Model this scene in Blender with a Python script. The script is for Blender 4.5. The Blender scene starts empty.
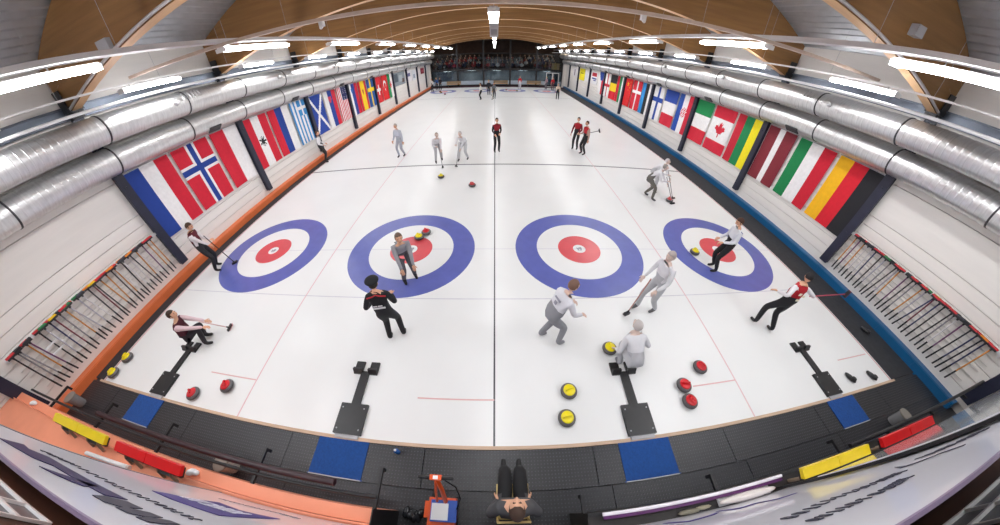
import bpy, bmesh, math, random
from mathutils import Vector, Matrix
random.seed(7)
S = bpy.context.scene
COL = S.collection
# ---------------------------------------------------------------- camera (fisheye lens)
CAMP = Vector((0.023, -5.735, 4.651))
PIT, YAW, ROLL = 0.720, 0.009, -0.008
def cam_dir(x, y, z):
    c, s = math.cos(ROLL), math.sin(ROLL); x, y = c*x - s*y, s*x + c*y
    c, s = math.cos(PIT), math.sin(PIT); Y = z*c + y*s; Z = -z*s + y*c
    c, s = math.cos(YAW), math.sin(YAW)
    return Vector((c*x - s*Y, s*x + c*Y, Z))
cd = bpy.data.cameras.new('camera'); cam = bpy.data.objects.new('camera', cd); COL.objects.link(cam)
r_, u_, f_ = cam_dir(1, 0, 0), cam_dir(0, 1, 0), cam_dir(0, 0, 1)
cam.matrix_world = Matrix(((r_.x, u_.x, -f_.x, CAMP.x), (r_.y, u_.y, -f_.y, CAMP.y), (r_.z, u_.z, -f_.z, CAMP.z), (0, 0, 0, 1)))
cd.type = 'PANO'; cd.panorama_type = 'FISHEYE_LENS_POLYNOMIAL'
cd.sensor_fit = 'HORIZONTAL'; cd.sensor_width = 36; cd.fisheye_fov = math.radians(200)
cd.fisheye_polynomial_k0 = 0
cd.fisheye_polynomial_k1 = -0.10654701
cd.fisheye_polynomial_k2 = 0.00039316
cd.fisheye_polynomial_k3 = 0.000139575
cd.fisheye_polynomial_k4 = -3.6232e-06
cd.shift_x = 0.00633; cd.shift_y = -0.00672
cd.clip_start = 0.02; cd.clip_end = 200
S.camera = cam
# ---------------------------------------------------------------- world, exposure
w = bpy.data.worlds.new('world'); S.world = w; w.use_nodes = True
w.node_tree.nodes['Background'].inputs[0].default_value = (0.75, 0.8, 0.9, 1)
w.node_tree.nodes['Background'].inputs[1].default_value = 0.3
S.view_settings.view_transform = 'Standard'; S.view_settings.look = 'None'
S.view_settings.gamma = 1; S.view_settings.use_curve_mapping = False
S.view_settings.exposure = 0.0
LAMP_STRENGTH = 36.0
S.cycles.use_denoising = True
S.cycles.max_bounces = 7; S.cycles.diffuse_bounces = 4; S.cycles.glossy_bounces = 4; S.cycles.transparent_max_bounces = 12
S.cycles.sample_clamp_indirect = 6
# ---------------------------------------------------------------- helpers
def lin(h):
    h = h.lstrip('#'); o = []
    for i in (0, 2, 4):
        c = int(h[i:i+2], 16)/255
        o.append(c/12.92 if c <= .04045 else ((c+.055)/1.055)**2.4)
    return (*o, 1)
MATS = {}
def mat(name, col, rough=.6, metal=0, var=.08, scale=6, bump=0, bscale=40, spec=.5, kind='noise', stretch=(1, 1, 1), coat=0, emit=0, trans=0):
    if name in MATS: return MATS[name]
    m = bpy.data.materials.new(name); m.use_nodes = True; t = m.node_tree; n = t.nodes; b = n['Principled BSDF']
    c = lin(col)
    tc = n.new('ShaderNodeTexCoord'); mp = n.new('ShaderNodeMapping'); mp.inputs['Scale'].default_value = stretch
    t.links.new(tc.outputs['Object'], mp.inputs[0])
    if kind == 'wave':
        nz = n.new('ShaderNodeTexWave'); nz.inputs['Scale'].default_value = scale; nz.inputs['Distortion'].default_value = 2.5; nz.inputs['Detail'].default_value = 3; fac = nz.outputs['Fac']
    else:
        nz = n.new('ShaderNodeTexNoise'); nz.inputs['Scale'].default_value = scale; nz.inputs['Detail'].default_value = 4; fac = nz.outputs['Fac']
    t.links.new(mp.outputs[0], nz.inputs['Vector'])
    r = n.new('ShaderNodeValToRGB')
    r.color_ramp.elements[0].position = .3; r.color_ramp.elements[1].position = .7
    r.color_ramp.elements[0].color = tuple(max(0, x*(1-var)) for x in c[:3]) + (1,)
    r.color_ramp.elements[1].color = tuple(min(1, x*(1+var)) for x in c[:3]) + (1,)
    t.links.new(fac, r.inputs[0]); t.links.new(r.outputs[0], b.inputs['Base Color'])
    b.inputs['Roughness'].default_value = rough; b.inputs['Metallic'].default_value = metal
    b.inputs['Specular IOR Level'].default_value = spec; b.inputs['Coat Weight'].default_value = coat; b.inputs['Coat Roughness'].default_value = .06
    if bump:
        b2 = n.new('ShaderNodeTexNoise'); b2.inputs['Scale'].default_value = bscale
        t.links.new(mp.outputs[0], b2.inputs['Vector'])
        bp = n.new('ShaderNodeBump'); bp.inputs['Strength'].default_value = bump; bp.inputs['Distance'].default_value = .02
        t.links.new(b2.outputs['Fac'], bp.inputs['Height']); t.links.new(bp.outputs[0], b.inputs['Normal'])
    if emit:
        b.inputs['Emission Color'].default_value = c; b.inputs['Emission Strength'].default_value = emit
    MATS[name] = m; return m
def K(col, rough=.65): return mat('tint_' + col.strip('#'), col, rough=rough, var=.05, scale=9)
def glass_mat(name, tint, refl=.12, rough=.03):
    m = bpy.data.materials.new(name); m.use_nodes = True; t = m.node_tree; n = t.nodes
    n.remove(n['Principled BSDF']); o = n['Material Output']
    tr = n.new('ShaderNodeBsdfTransparent'); tr.inputs[0].default_value = lin(tint)
    gl = n.new('ShaderNodeBsdfGlossy'); gl.inputs['Roughness'].default_value = rough
    fr = n.new('ShaderNodeFresnel'); fr.inputs[0].default_value = 1.45
    mx = n.new('ShaderNodeMixShader')
    t.links.new(fr.outputs[0], mx.inputs[0]); t.links.new(tr.outputs[0], mx.inputs[1]); t.links.new(gl.outputs[0], mx.inputs[2]); t.links.new(mx.outputs[0], o.inputs[0])
    return m
def R3(rot): # euler degrees or matrix
    if rot is None: return Matrix.Identity(3)
    if isinstance(rot, Matrix): return rot
    return (Matrix.Rotation(math.radians(rot[2]), 3, 'Z') @ Matrix.Rotation(math.radians(rot[1]), 3, 'Y') @ Matrix.Rotation(math.radians(rot[0]), 3, 'X'))
class MB:
    def __init__(s): s.v = []; s.f = []; s.m = []; s.s = []
    def add(s, vs, fs, mi=0, sm=False):
        o = len(s.v); s.v += [tuple(p) for p in vs]
        for f in fs: s.f.append(tuple(i+o for i in f)); s.m.append(mi); s.s.append(sm)
        return s
    def box(s, c, d, mi=0, rot=None, taper=1.0):
        R = R3(rot); c = Vector(c); vs = []
        for z in (-.5, .5):
            k = taper if z > 0 else 1
            for x, y in ((-.5, -.5), (.5, -.5), (.5, .5), (-.5, .5)):
                vs.append(c + R @ Vector((x*d[0]*k, y*d[1]*k, z*d[2])))
        return s.add(vs, [(0, 3, 2, 1), (4, 5, 6, 7), (0, 1, 5, 4), (1, 2, 6, 5), (2, 3, 7, 6), (3, 0, 4, 7)], mi)
    def bbox(s, a, b, mi=0): return s.box([(x+y)/2 for x, y in zip(a, b)], [abs(y-x) for x, y in zip(a, b)], mi)
    def path(s, pts, rs, n=8, mi=0, caps=True, up=None):
        pts = [Vector(p) for p in pts]
        if not isinstance(rs, (list, tuple)): rs = [rs]*len(pts)
        vs = []
        for i, p in enumerate(pts):
            d = (pts[min(i+1, len(pts)-1)] - pts[max(i-1, 0)]).normalized()
            a = d.orthogonal().normalized() if i == 0 else (pa - d*pa.dot(d)).normalized()
            pa = a; b = d.cross(a)
            for k in range(n):
                t = 2*math.pi*k/n; vs.append(p + (a*math.cos(t) + b*math.sin(t))*rs[i])
        fs = [(i*n+k, i*n+(k+1) % n, (i+1)*n+(k+1) % n, (i+1)*n+k) for i in range(len(pts)-1) for k in range(n)]
        s.add(vs, fs, mi, True)
        if caps:
            s.add(vs[:n], [tuple(range(n-1, -1, -1))], mi); s.add(vs[-n:], [tuple(range(n))], mi)
        return s
    def lathe(s, prof, n=16, mi=0, c=(0, 0, 0), rot=None, sm=True):
        R = R3(rot); c = Vector(c); vs = []
        for r, z in prof:
            for k in range(n):
                t = 2*math.pi*k/n; vs.append(c + R @ Vector((r*math.cos(t), r*math.sin(t), z)))
        fs = [(i*n+k, i*n+(k+1) % n, (i+1)*n+(k+1) % n, (i+1)*n+k) for i in range(len(prof)-1) for k in range(n)]
        s.add(vs, fs, mi, sm)
        if prof[0][0] > 1e-4: s.add(vs[:n], [tuple(range(n-1, -1, -1))], mi)
        if prof[-1][0] > 1e-4: s.add(vs[-n:], [tuple(range(n))], mi)
        return s
    def ell(s, c, r, nu=12, nv=8, mi=0, rot=None, z0=-1, z1=1, fn=None):
        R = R3(rot); c = Vector(c); vs = []
        a0, a1 = math.asin(z0), math.asin(z1)
        for j in range(nv+1):
            a = a0 + (a1-a0)*j/nv
            for k in range(nu):
                t = 2*math.pi*k/nu
                p = Vector((r[0]*math.cos(a)*math.cos(t), r[1]*math.cos(a)*math.sin(t), r[2]*math.sin(a)))
                if fn: p = fn(p)
                vs.append(c + R @ p)
        fs = [(j*nu+k, j*nu+(k+1) % nu, (j+1)*nu+(k+1) % nu, (j+1)*nu+k) for j in range(nv) for k in range(nu)]
        return s.add(vs, fs, mi, True)
    def mesh(s, name, mats):
        me = bpy.data.meshes.new(name); me.from_pydata(s.v, [], s.f)
        for m in (mats if isinstance(mats, (list, tuple)) else [mats]): me.materials.append(m)
        me.polygons.foreach_set('material_index', s.m); me.polygons.foreach_set('use_smooth', s.s)
        me.validate(clean_customdata=False); me.update(); return me
    def build(s, name, mats, parent=None, loc=(0, 0, 0), rot=(0, 0, 0)): return place(name, s.mesh(name, mats), parent, loc, rot)
def place(name, me, parent=None, loc=(0, 0, 0), rot=(0, 0, 0), scale=None):
    o = bpy.data.objects.new(name, me); COL.objects.link(o)
    o.location = loc; o.rotation_euler = [math.radians(a) for a in rot] if not isinstance(rot, Matrix) else rot.to_euler()
    if scale: o.scale = scale
    if parent: o.parent = parent
    return o
def tag(o, label, cat, group=None):
    o['label'] = label; o['category'] = cat
    if group: o['group'] = group
    return o
def thing(name, label, cat, loc=(0, 0, 0), rot=(0, 0, 0), group=None):
    return tag(place(name, None, None, loc, rot), label, cat, group)
def struct(o): o['kind'] = 'structure'; return o
V = Vector
ONES = 'first second third fourth fifth sixth seventh eighth ninth tenth eleventh twelfth thirteenth fourteenth fifteenth sixteenth seventeenth eighteenth nineteenth'.split()
def nth(i):
    if i < 19: return ONES[i]
    i += 1
    return {20: 'twentieth', 30: 'thirtieth', 40: 'fortieth'}.get(i) or {2: 'twenty', 3: 'thirty', 4: 'forty'}[i//10] + '-' + ONES[i % 10-1]
# ---------------------------------------------------------------- materials
def ice_mat():
    m = mat('ice', '#edeeed', rough=.28, var=.02, scale=.6, spec=.35); return m
ICE = ice_mat()
RUBBER = mat('rubber_floor', '#202124', rough=.42, var=.18, scale=14, bump=.5, bscale=70, spec=.6)
def studs(m, pitch, col):
    t = m.node_tree; n = t.nodes; b = n['Principled BSDF']
    tc = n.new('ShaderNodeTexCoord'); sp = n.new('ShaderNodeSeparateXYZ'); t.links.new(tc.outputs['Object'], sp.inputs[0]); o = []
    for ax in (0, 1):
        a = n.new('ShaderNodeMath'); a.operation = 'MULTIPLY'; a.inputs[1].default_value = 2*math.pi/pitch; t.links.new(sp.outputs[ax], a.inputs[0])
        c = n.new('ShaderNodeMath'); c.operation = 'SINE'; t.links.new(a.outputs[0], c.inputs[0])
        d = n.new('ShaderNodeMath'); d.operation = 'MULTIPLY_ADD'; d.inputs[1].default_value = .5; d.inputs[2].default_value = .5; t.links.new(c.outputs[0], d.inputs[0]); o.append(d)
    p = n.new('ShaderNodeMath'); p.operation = 'MULTIPLY'; t.links.new(o[0].outputs[0], p.inputs[0]); t.links.new(o[1].outputs[0], p.inputs[1])
    r = n.new('ShaderNodeValToRGB'); r.color_ramp.elements[0].position = .55; r.color_ramp.elements[1].position = .85; t.links.new(p.outputs[0], r.inputs[0])
    old = b.inputs['Base Color'].links[0].from_socket
    mx = n.new('ShaderNodeMix'); mx.data_type = 'RGBA'; t.links.new(r.outputs[0], mx.inputs[0]); t.links.new(old, mx.inputs[6]); mx.inputs[7].default_value = lin(col); t.links.new(mx.outputs[2], b.inputs['Base Color'])
    bp = n.new('ShaderNodeBump'); bp.inputs['Strength'].default_value = .6; bp.inputs['Distance'].default_value = .006; t.links.new(r.outputs[0], bp.inputs['Height'])
    t.links.new(bp.outputs[0], b.inputs['Normal'])
studs(RUBBER, .05, '#4f5058')
RUBR = mat('rubber_floor_rear', '#232428', rough=.4, var=.18, scale=14, spec=.5); studs(RUBR, .05, '#45464d')
CARPET = mat('dark_side_floor', '#2f3034', rough=.7, var=.2, scale=8)
WOODEDGE = mat('wood_edge', '#c9ad94', rough=.6, var=.15, scale=5, stretch=(.4, 6, 6))
ORANGE = mat('orange_paint', '#d8713f', rough=.45, var=.06, scale=3)
SALMON = mat('orange_ledge_paint', '#ee9775', rough=.5, var=.05, scale=2)
BLUEP = mat('blue_paint', '#0f5a8a', rough=.4, var=.06, scale=3)
PANEL = mat('white_wall_panel', '#ebe7e2', rough=.55, var=.03, scale=2, stretch=(1, .3, 3))
NAVY = mat('dark_steel_post', '#23263a', rough=.4, var=.12, scale=5)
STEEL = mat('grey_steel_beam', '#6f7784', rough=.4, metal=.5, var=.12, scale=3)
BLACK = mat('black_steel', '#17171a', rough=.45, var=.2, scale=8)
GALV = mat('galvanised_duct', '#d6d6d6', rough=.36, metal=.88, var=.1, scale=4, stretch=(1, 6, 1))
DECK = mat('corrugated_deck', '#b6b9be', rough=.32, metal=.6, var=.08, scale=3)
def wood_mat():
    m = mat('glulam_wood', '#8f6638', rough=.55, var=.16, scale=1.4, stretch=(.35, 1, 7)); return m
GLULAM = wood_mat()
GLULAM_LIT = mat('glulam_underside_lit', '#e2b88c', rough=.5, var=.12, scale=2, stretch=(.4, 4, 1))  # same wood in a paler tone, painting in light on the beam undersides
WHITEP = mat('white_paint', '#e9e9ea', rough=.4, var=.03, scale=5)
TRAY = mat('white_tray', '#d9d6d6', rough=.35, metal=.35, var=.05, scale=4)
LAMP = mat('lamp_diffuser', '#f9f9fb', emit=LAMP_STRENGTH)
GREYPL = mat('grey_plastic', '#b4b4b8', rough=.5, var=.06)
GRANITE = mat('granite', '#5d5a5c', rough=.35, var=.45, scale=90)
STONEBAND = mat('stone_dark_band', '#2e2d2f', rough=.5, var=.3, scale=60)
REDPL = mat('red_plastic', '#cf1422', rough=.3, var=.05)
YELPL = mat('yellow_plastic', '#f2df10', rough=.3, var=.05)
BLUEMAT = mat('blue_carpet_mat', '#12488f', rough=.85, var=.18, scale=30, bump=.3, bscale=120)
GLASS = glass_mat('window_glass', '#dfe8ee')
GLASS_LOW = glass_mat('low_window_glass', '#c6d2da')
BROWN = mat('dark_brown_wood', '#3c2114', rough=.5, var=.2, scale=4)
# ================================================================ FLOOR AND ICE
XI0, XI1, YI0, YI1 = -9.5, 9.56, -4.864, 39.2
XWL, XWR, YEND = -10.17, 11.0, 40.5
floor = struct(MB().bbox((-12.5, -9, -.4), (13, 52, -.06)).build('floor', mat('concrete', '#4a4a4c', var=.1)))
MB().bbox((XI0, YI0, -.06), (XI1, YI1, 0)).build('ice', ICE, floor)
MB().bbox((XWL, YI0, -.06), (XI0-.02, YI1, -.004)).build('side_strip', CARPET, floor)
MB().bbox((XI1+.02, YI0, -.06), (XWR, YI1, -.004)).build('side_strip', CARPET, floor)
MB().bbox((XWL, YI1, -.06), (XWR, YEND, .02)).build('end_strip', mat('maroon_carpet', '#4b2232', rough=.9, var=.1), floor)
MB().bbox((XI0-.1, YI0-.055, -.05), (XI1+.1, YI0, .014)).build('wood_edging', WOODEDGE, floor)
xs = [XWL, -8.6, -5.85, -3.45, -1.08, 1.55, 4.0, 6.4, 8.7, XWR]
for a, b in zip(xs[:-1], xs[1:]):
    MB().bbox((a+.006, -5.50, -.06), (b-.006, YI0-.06, -.002)).build('rubber_mat', RUBBER, floor)
    MB().bbox((a+.006+.2, -7.4, -.06), (b-.006+.2, -5.51, -.008)).build('rubber_mat', RUBR, floor)
def ring(r0, r1, n=72):
    b = MB(); vs = []
    for r in (r0, r1):
        for k in range(n): t = 2*math.pi*k/n; vs.append((r*math.cos(t), r*math.sin(t), 0))
    return b.add(vs, [(k, n+k, n+(k+1) % n, (k+1) % n) for k in range(n)])
RB = mat('ring_blue', '#6069b2', rough=.3, var=.07, scale=3); RR = mat('ring_red', '#d9555c', rough=.3, var=.06, scale=3)
meB = ring(1.219, 1.829).mesh('blue_ring', RB); meR = ring(.18, .61).mesh('red_ring', RR)
def button_mesh():
    b = MB(); n = 32
    b.add([(.02*math.cos(i), .02*math.sin(i), 0) for i in range(6)], [tuple(range(6))])
    for (x, y, w_, h_, a) in ((-.05, 0, .03, .11, 20), (.0, .02, .1, .03, 10), (.05, -.01, .03, .12, -15), (0, -.06, .12, .02, 0), (.03, .06, .08, .02, 5)):
        b.box((x, y, 0), (w_, h_, .0005), rot=(0, 0, a))
    return b.mesh('centre_mark', K('#8d8d9a'))
meC = button_mesh()
HX = (-7.15, -2.39, 2.42, 7.16)
for x in HX:
    for y in (0, 34.75):
        place('blue_ring', meB, floor, (x, y, .0015)); place('red_ring', meR, floor, (x, y, .0015))
        if y == 0: place('centre_mark', meC, floor, (x, y, .002))
def line(x0, x1, y0, y1, col, name='ice_line', z=.0012):
    MB().bbox((x0, y0, z), (x1, y1, z+.0006)).build(name, K(col, .3), floor)
for y in (6.40, 28.35): line(XI0, XI1, y-.05, y+.05, '#55555a', 'hog_line', .0022)
for y in (0, 34.75): line(XI0, XI1, y-.012, y+.012, '#d8d7de', 'tee_line', .0008)
for y in (-1.829, 36.58): line(XI0, XI1, y-.012, y+.012, '#cfced6', 'back_line', .0008)
line(-.016, .016, YI0, YI1, '#3f3f45', 'divider_line', .0026)
for x in (-4.78, 4.81): line(x-.014, x+.014, YI0, YI1, '#e2bcc0', 'divider_line', .0026)
for x in (XI0+.05, XI1-.05): line(x-.02, x+.02, YI0, YI1, '#c98f90', 'edge_line', .0026)
for x0, x1 in ((-1.34, 0), (3.77, 4.8), (8.17, 9.4), (-6.1, -4.8)): line(x0, x1, -4.125, -4.10, '#dfb3b2', 'hack_line', .003)
# ================================================================ WALLS
POSTY = [-1.0 + 4.87*i for i in range(-1, 9)]
def zroof(x): return 8.9 - .0235*(x-.4)**2
def zbeam(x): return 6.6 - .0135*(x-.4)**2
panel_cache = {}
def side_wall(nm, xw, sgn, curbmat, front):
    # sgn +1: room lies towards +x (wall on the -x side)
    wall = struct(MB().bbox((xw-sgn*.25, -7.4, -.06), (xw-sgn*.045, YEND+.3, 6.32)).build('wall_'+nm, mat('wall_core', '#b9b6b2')))
    zs = [.2, .5, .8, 1.1, 1.4, 1.7, 2.0, 2.3, 3.3, 4.3, 5.3, 6.32]
    ys = [-7.4] + POSTY + [YEND+.1]
    for a, b in zip(ys[:-1], ys[1:]):
        for z0, z1 in zip(zs[:-1], zs[1:]):
            key = (round(b-a, 3), round(z1-z0, 3))
            if key not in panel_cache:
                h, l = z1-z0, b-a; q = MB()
                e = .009
                q.add([(0, 0, .001), (e, 0, .001+e), (e, 0, h-.001-e), (0, 0, h-.001), (0, l, .001), (e, l, .001+e), (e, l, h-.001-e), (0, l, h-.001)],
                      [(0, 1, 5, 4), (1, 2, 6, 5), (2, 3, 7, 6), (0, 3, 2, 1), (4, 5, 6, 7), (0, 4, 7, 3)])
                panel_cache[key] = q.mesh('panel', PANEL)
            o = place('panel', panel_cache[key], wall, (xw-sgn*.045, a, z0), scale=(sgn*5, 1, 1))
    pm = MB(); pm.box((0, 0, 2.7), (.20, .19, 5.0)); pm.box((0.08, 0, 2.7), (.03, .26, 5.0)); pm.box((.115, 0, 1.35), (.012, .06, .06)); pm.box((.1, 0, 2.9), (.05, .06, .06))
    pme = pm.mesh('post', NAVY)
    for y in POSTY: place('post', pme, wall, (xw+sgn*.09, y, .2), rot=(0, 0, 0 if sgn > 0 else 180))
    MB().bbox((xw, -7.3, 5.02), (xw+sgn*.14, YEND, 5.05)).bbox((xw, -7.3, 5.3), (xw+sgn*.14, YEND, 5.33)).bbox((xw, -7.3, 5.05), (xw+sgn*.03, YEND, 5.30)).build('steel_beam', STEEL, wall)
    cb = MB(); x0, x1 = xw, front
    prof = [(x0, 0), (x1, 0), (x1, .13), (x1+sgn*.03, .14), (x1+sgn*.03, .2), (x0, .2)] if False else [(x0, -.05), (x1, -.05), (x1, .2), (x0, .2)]
    vs = [(p[0], y, p[1]) for y in (-5.85, YEND) for p in prof]
    fs = [(i, (i+1) % 4, 4+(i+1) % 4, 4+i) for i in range(4)] + [(0, 3, 2, 1), (4, 5, 6, 7)]
    o = struct(cb.add(vs, fs).build('baseboard_'+nm, curbmat))
    MB().bbox((x1-sgn*.03, -5.85, .2), (x0, YEND, .215)).build('cap', curbmat, o)
    for y in [POSTY[0]+1.2*i for i in range(39)]:
        if y < 39: MB().box((x1+sgn*.006, y, .09), (.012, .02, .17)).build('joint_strip', curbmat, o)
    return wall
WL = side_wall('left', XWL, 1, ORANGE, -9.9)
WR = side_wall('right', XWR, -1, BLUEP, 10.75)
# ================================================================ ROOF
ceil_core = MB(); N = 44
xsr = [XWL-.3 + (XWR-XWL+.6)*i/N for i in range(N+1)]
vs = [(x, y, zroof(x)+dz) for y in (-7.4, YEND+.3) for dz in (.16, .3) for x in xsr]
n1 = N+1
fs = []
for i in range(N):
    fs += [(i, i+1, 2*n1+i+1, 2*n1+i), (n1+i, 3*n1+i, 3*n1+i+1, n1+i+1)]
ceiling = struct(ceil_core.add(vs, fs).build('ceiling', mat('roof_core', '#8c8f95')))
def deck_bay(y0, y1):
    b = MB(); vs = []; p = .235; x = XWL-.25; xx = []
    while x < XWR+.25:
        xx += [(x, 0), (x+.06, 0), (x+.10, .10), (x+.19, .10), (x+.235, 0)]; x += p
    for y in (y0, y1): vs += [(a, y, zroof(a)+h+.0) for a, h in xx]
    n = len(xx)
    return b.add(vs, [(i, n+i, n+i+1, i+1) for i in range(n-1)])
BY = POSTY
for a, b in zip([-7.4]+BY, BY+[YEND]): deck_bay(a, b).build('deck_sheet', DECK, ceiling)
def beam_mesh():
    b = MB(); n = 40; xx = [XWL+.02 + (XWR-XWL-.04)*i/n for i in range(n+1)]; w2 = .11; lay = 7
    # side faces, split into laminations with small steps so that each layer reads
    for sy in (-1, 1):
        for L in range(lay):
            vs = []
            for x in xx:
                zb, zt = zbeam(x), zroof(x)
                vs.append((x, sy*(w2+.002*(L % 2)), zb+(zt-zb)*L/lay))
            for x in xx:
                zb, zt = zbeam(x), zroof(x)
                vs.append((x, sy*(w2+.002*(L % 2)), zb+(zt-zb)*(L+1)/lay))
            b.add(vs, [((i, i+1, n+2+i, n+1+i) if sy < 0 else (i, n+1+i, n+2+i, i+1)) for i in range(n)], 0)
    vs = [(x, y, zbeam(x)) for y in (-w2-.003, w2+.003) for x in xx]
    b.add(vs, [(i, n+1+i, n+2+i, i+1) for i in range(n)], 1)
    return b.mesh('roof_beam', [GLULAM, GLULAM_LIT])
bme = beam_mesh()
brk = MB()
for sg in (-1, 1):
    pass
def bracket_mesh(sg):
    b = MB(); b.box((0, 0, 0), (.16, .30, .62)); b.box((sg*.10, 0, -.12), (.2, .26, .2), rot=(0, 0, 0)); b.box((sg*.05, .16, .1), (.3, .03, .5)); b.box((sg*.05, -.16, .1), (.3, .03, .5))
    return b.mesh('beam_shoe', BLACK)
bl, br = bracket_mesh(1), bracket_mesh(-1)
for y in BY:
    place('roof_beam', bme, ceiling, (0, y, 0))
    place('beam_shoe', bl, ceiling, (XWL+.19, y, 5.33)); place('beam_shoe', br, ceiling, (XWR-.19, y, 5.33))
# conduit along the near lower corner of the first beam, and a small box on it
y = -1.0-.13
MB().path([(x, y, zbeam(x)+.05) for x in [XWL+.3+i*(XWR-XWL-.6)/30 for i in range(31)]], .03, 6).build('conduit', TRAY, ceiling)
MB().box((8.0, y-.05, 6.35), (.28, .16, .2)).build('junction_box', GREYPL, ceiling)
MB().box((-7.3, y-.02, 6.0), (.35, .12, .2)).build('junction_box', GREYPL, ceiling)
# ================================================================ DUCTS
def duct(label, x, z, r, grp, vents):
    t = thing('ventilation_duct', label, 'duct', (x, 0, z), group=grp)
    L = 2.435
    m = MB(); n = 28; nr = 16
    prof = []
    for i in range(nr+1):
        yy = L*i/nr
        prof += [(r, yy)] if i in (0, nr) else [(r, yy-.02), (r, yy-.008), (r+.007, yy), (r, yy+.008), (r, yy+.02)]
    m.lathe(prof, n, 0, rot=(-90, 0, 0))
    me = m.mesh('duct_section', GALV)
    c = MB().lathe([(r+.002, -.02), (r+.016, -.018), (r+.016, .018), (r+.002, .02)], n, rot=(-90, 0, 0)).mesh('clamp', mat('dark_clamp', '#4a4a4d', rough=.4, metal=.6))
    y = -7.3; ys = []
    y0 = -1.0-L*3+.0
    k = 0
    while y0+k*L < YEND-.4:
        yy = y0+k*L
        place('duct_section', me, t, (0, yy, 0)); place('clamp', c, t, (0, yy, 0)); k += 1
    place('clamp', c, t, (0, y0+k*L, 0))
    MB().lathe([(.001, 0), (r, .001)], n, rot=(-90, 0, 0)).build('end_cap', GALV, t, (0, y0+k*L, 0))
    sg = 1 if x < 0 else -1
    for yy in vents:
        if z > 4.2:
            v = MB(); v.lathe([(.05, 0), (.075, 0), (.075, .16), (.05, .16)], 14, 0, rot=(0, sg*75, 0)); v.lathe([(.0, .05), (.05, .05)], 14, 1, rot=(0, sg*75, 0))
            v.build('nozzle', [GALV, BLACK], t, (sg*(r-.03), yy, .05))
            g = MB()
            for q in range(6): g.box((sg*(r*.86), yy+.35+q*.12, r*.52), (.05, .03, .2), rot=(0, -sg*32, 0))
            g.build('louvre', GALV, t)
        else:
            MB().box((sg*r*.66, yy, -r*.78), (.22, .5, .04), rot=(0, -sg*40, 0)).build('grille', mat('dark_grille', '#3a3a3c', rough=.6, var=.4, scale=60), t)
    return t
vu = [1.0+4.87*i for i in range(0, 8)]; vl = [2.3+4.87*i for i in range(0, 8)]
duct('upper galvanised spiral duct along the wall with the orange curb', -9.38, 4.6, .34, 'ventilation ducts', vu)
duct('lower galvanised spiral duct above the flags over the orange curb', -9.78, 3.85, .35, 'ventilation ducts', vl)
duct('upper galvanised spiral duct along the wall with the blue curb', 10.05, 4.59, .34, 'ventilation ducts', vu)
duct('lower galvanised spiral duct above the flags over the blue curb', 10.58, 3.85, .35, 'ventilation ducts', vl)
# ================================================================ LAMPS, TRAYS
def lamp_mesh(L, w_):
    a = MB(); a.box((0, 0, .045), (w_*.7, L, .05)).box((0, L/2+.01, 0), (w_, .02, .09)).box((0, -L/2-.01, 0), (w_, .02, .09))
    d = MB(); n = 8; prof = []
    vs = []
    for yy in (-L/2, L/2):
        for k in range(n+1):
            t = math.pi*k/n; vs.append((w_/2*math.cos(t), yy, .02-.06*math.sin(t)))
    d.add(vs, [(k, k+1, n+2+k, n+1+k) for k in range(n)], 0, True)
    d.add(vs[:n+1], [tuple(range(n+1))]); d.add(vs[n+1:], [tuple(range(n, -1, -1))])
    h = MB(); h.path([(0, 0, .07), (0, 0, .13)], .01, 5)
    return a.mesh('housing', WHITEP), d.mesh('diffuser', LAMP), h.mesh('hanger', GREYPL)
LA, LB, LC = lamp_mesh(2.4, .3), lamp_mesh(1.6, .24), lamp_mesh(2.4, .24)
def lamp(ms, x, y, z, label, grp):
    t = thing('fluorescent_lamp', label, 'lamp', (x, y, z), group=grp)
    place('housing', ms[0], t); place('diffuser', ms[1], t); place('hanger', ms[2], t, (0, -.55, 0)); place('hanger', ms[2], t, (0, .55, 0))
for k in range(-1, 8):
    yy = 1.68+5.05*k
    lamp(LA, -6.15, yy, 5.48, '%s tube lamp from the rubber floor under the wide white rail, orange side' % nth(k+1), 'inner lamp row, orange side')
    lamp(LA, 6.15, yy, 5.48, '%s tube lamp from the rubber floor under the wide white rail, blue side' % nth(k+1), 'inner lamp row, blue side')
    lamp(LC, 0, yy+.4, 5.5, '%s wide lamp from the rubber floor over the black divider line' % nth(k+1), 'middle lamp row')
for k in range(-1, 10):
    lamp(LB, -8.7, .35+4.1*k, 5.24, '%s short lamp from the rubber floor beside the upper duct, orange side' % nth(k+1), 'duct lamp row, orange side')
    lamp(LB, 8.65, -.3+3.85*k, 5.22, '%s short lamp from the rubber floor beside the upper duct, blue side' % nth(k+1), 'duct lamp row, blue side')
def rail(x, z, w_, h_, label, grp=None):
    t = thing('lighting_rail', label, 'rail', (x, 0, z), group=grp)
    MB().box((0, 16.4, 0), (w_, 47.6, h_*.25)).box((-w_/2, 16.4, h_*.3), (.012, 47.6, h_*.8)).box((w_/2, 16.4, h_*.3), (.012, 47.6, h_*.8)).build('channel', TRAY, t)
    hm = MB().path([(0, 0, .04), (0, 0, zroof(x)-z-.0)], .004, 5).mesh('hanger_wire', GREYPL)
    for yy in [0.7+2.435*i for i in range(-2, 15)]: place('hanger_wire', hm, t, (0, yy, 0))
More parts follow.
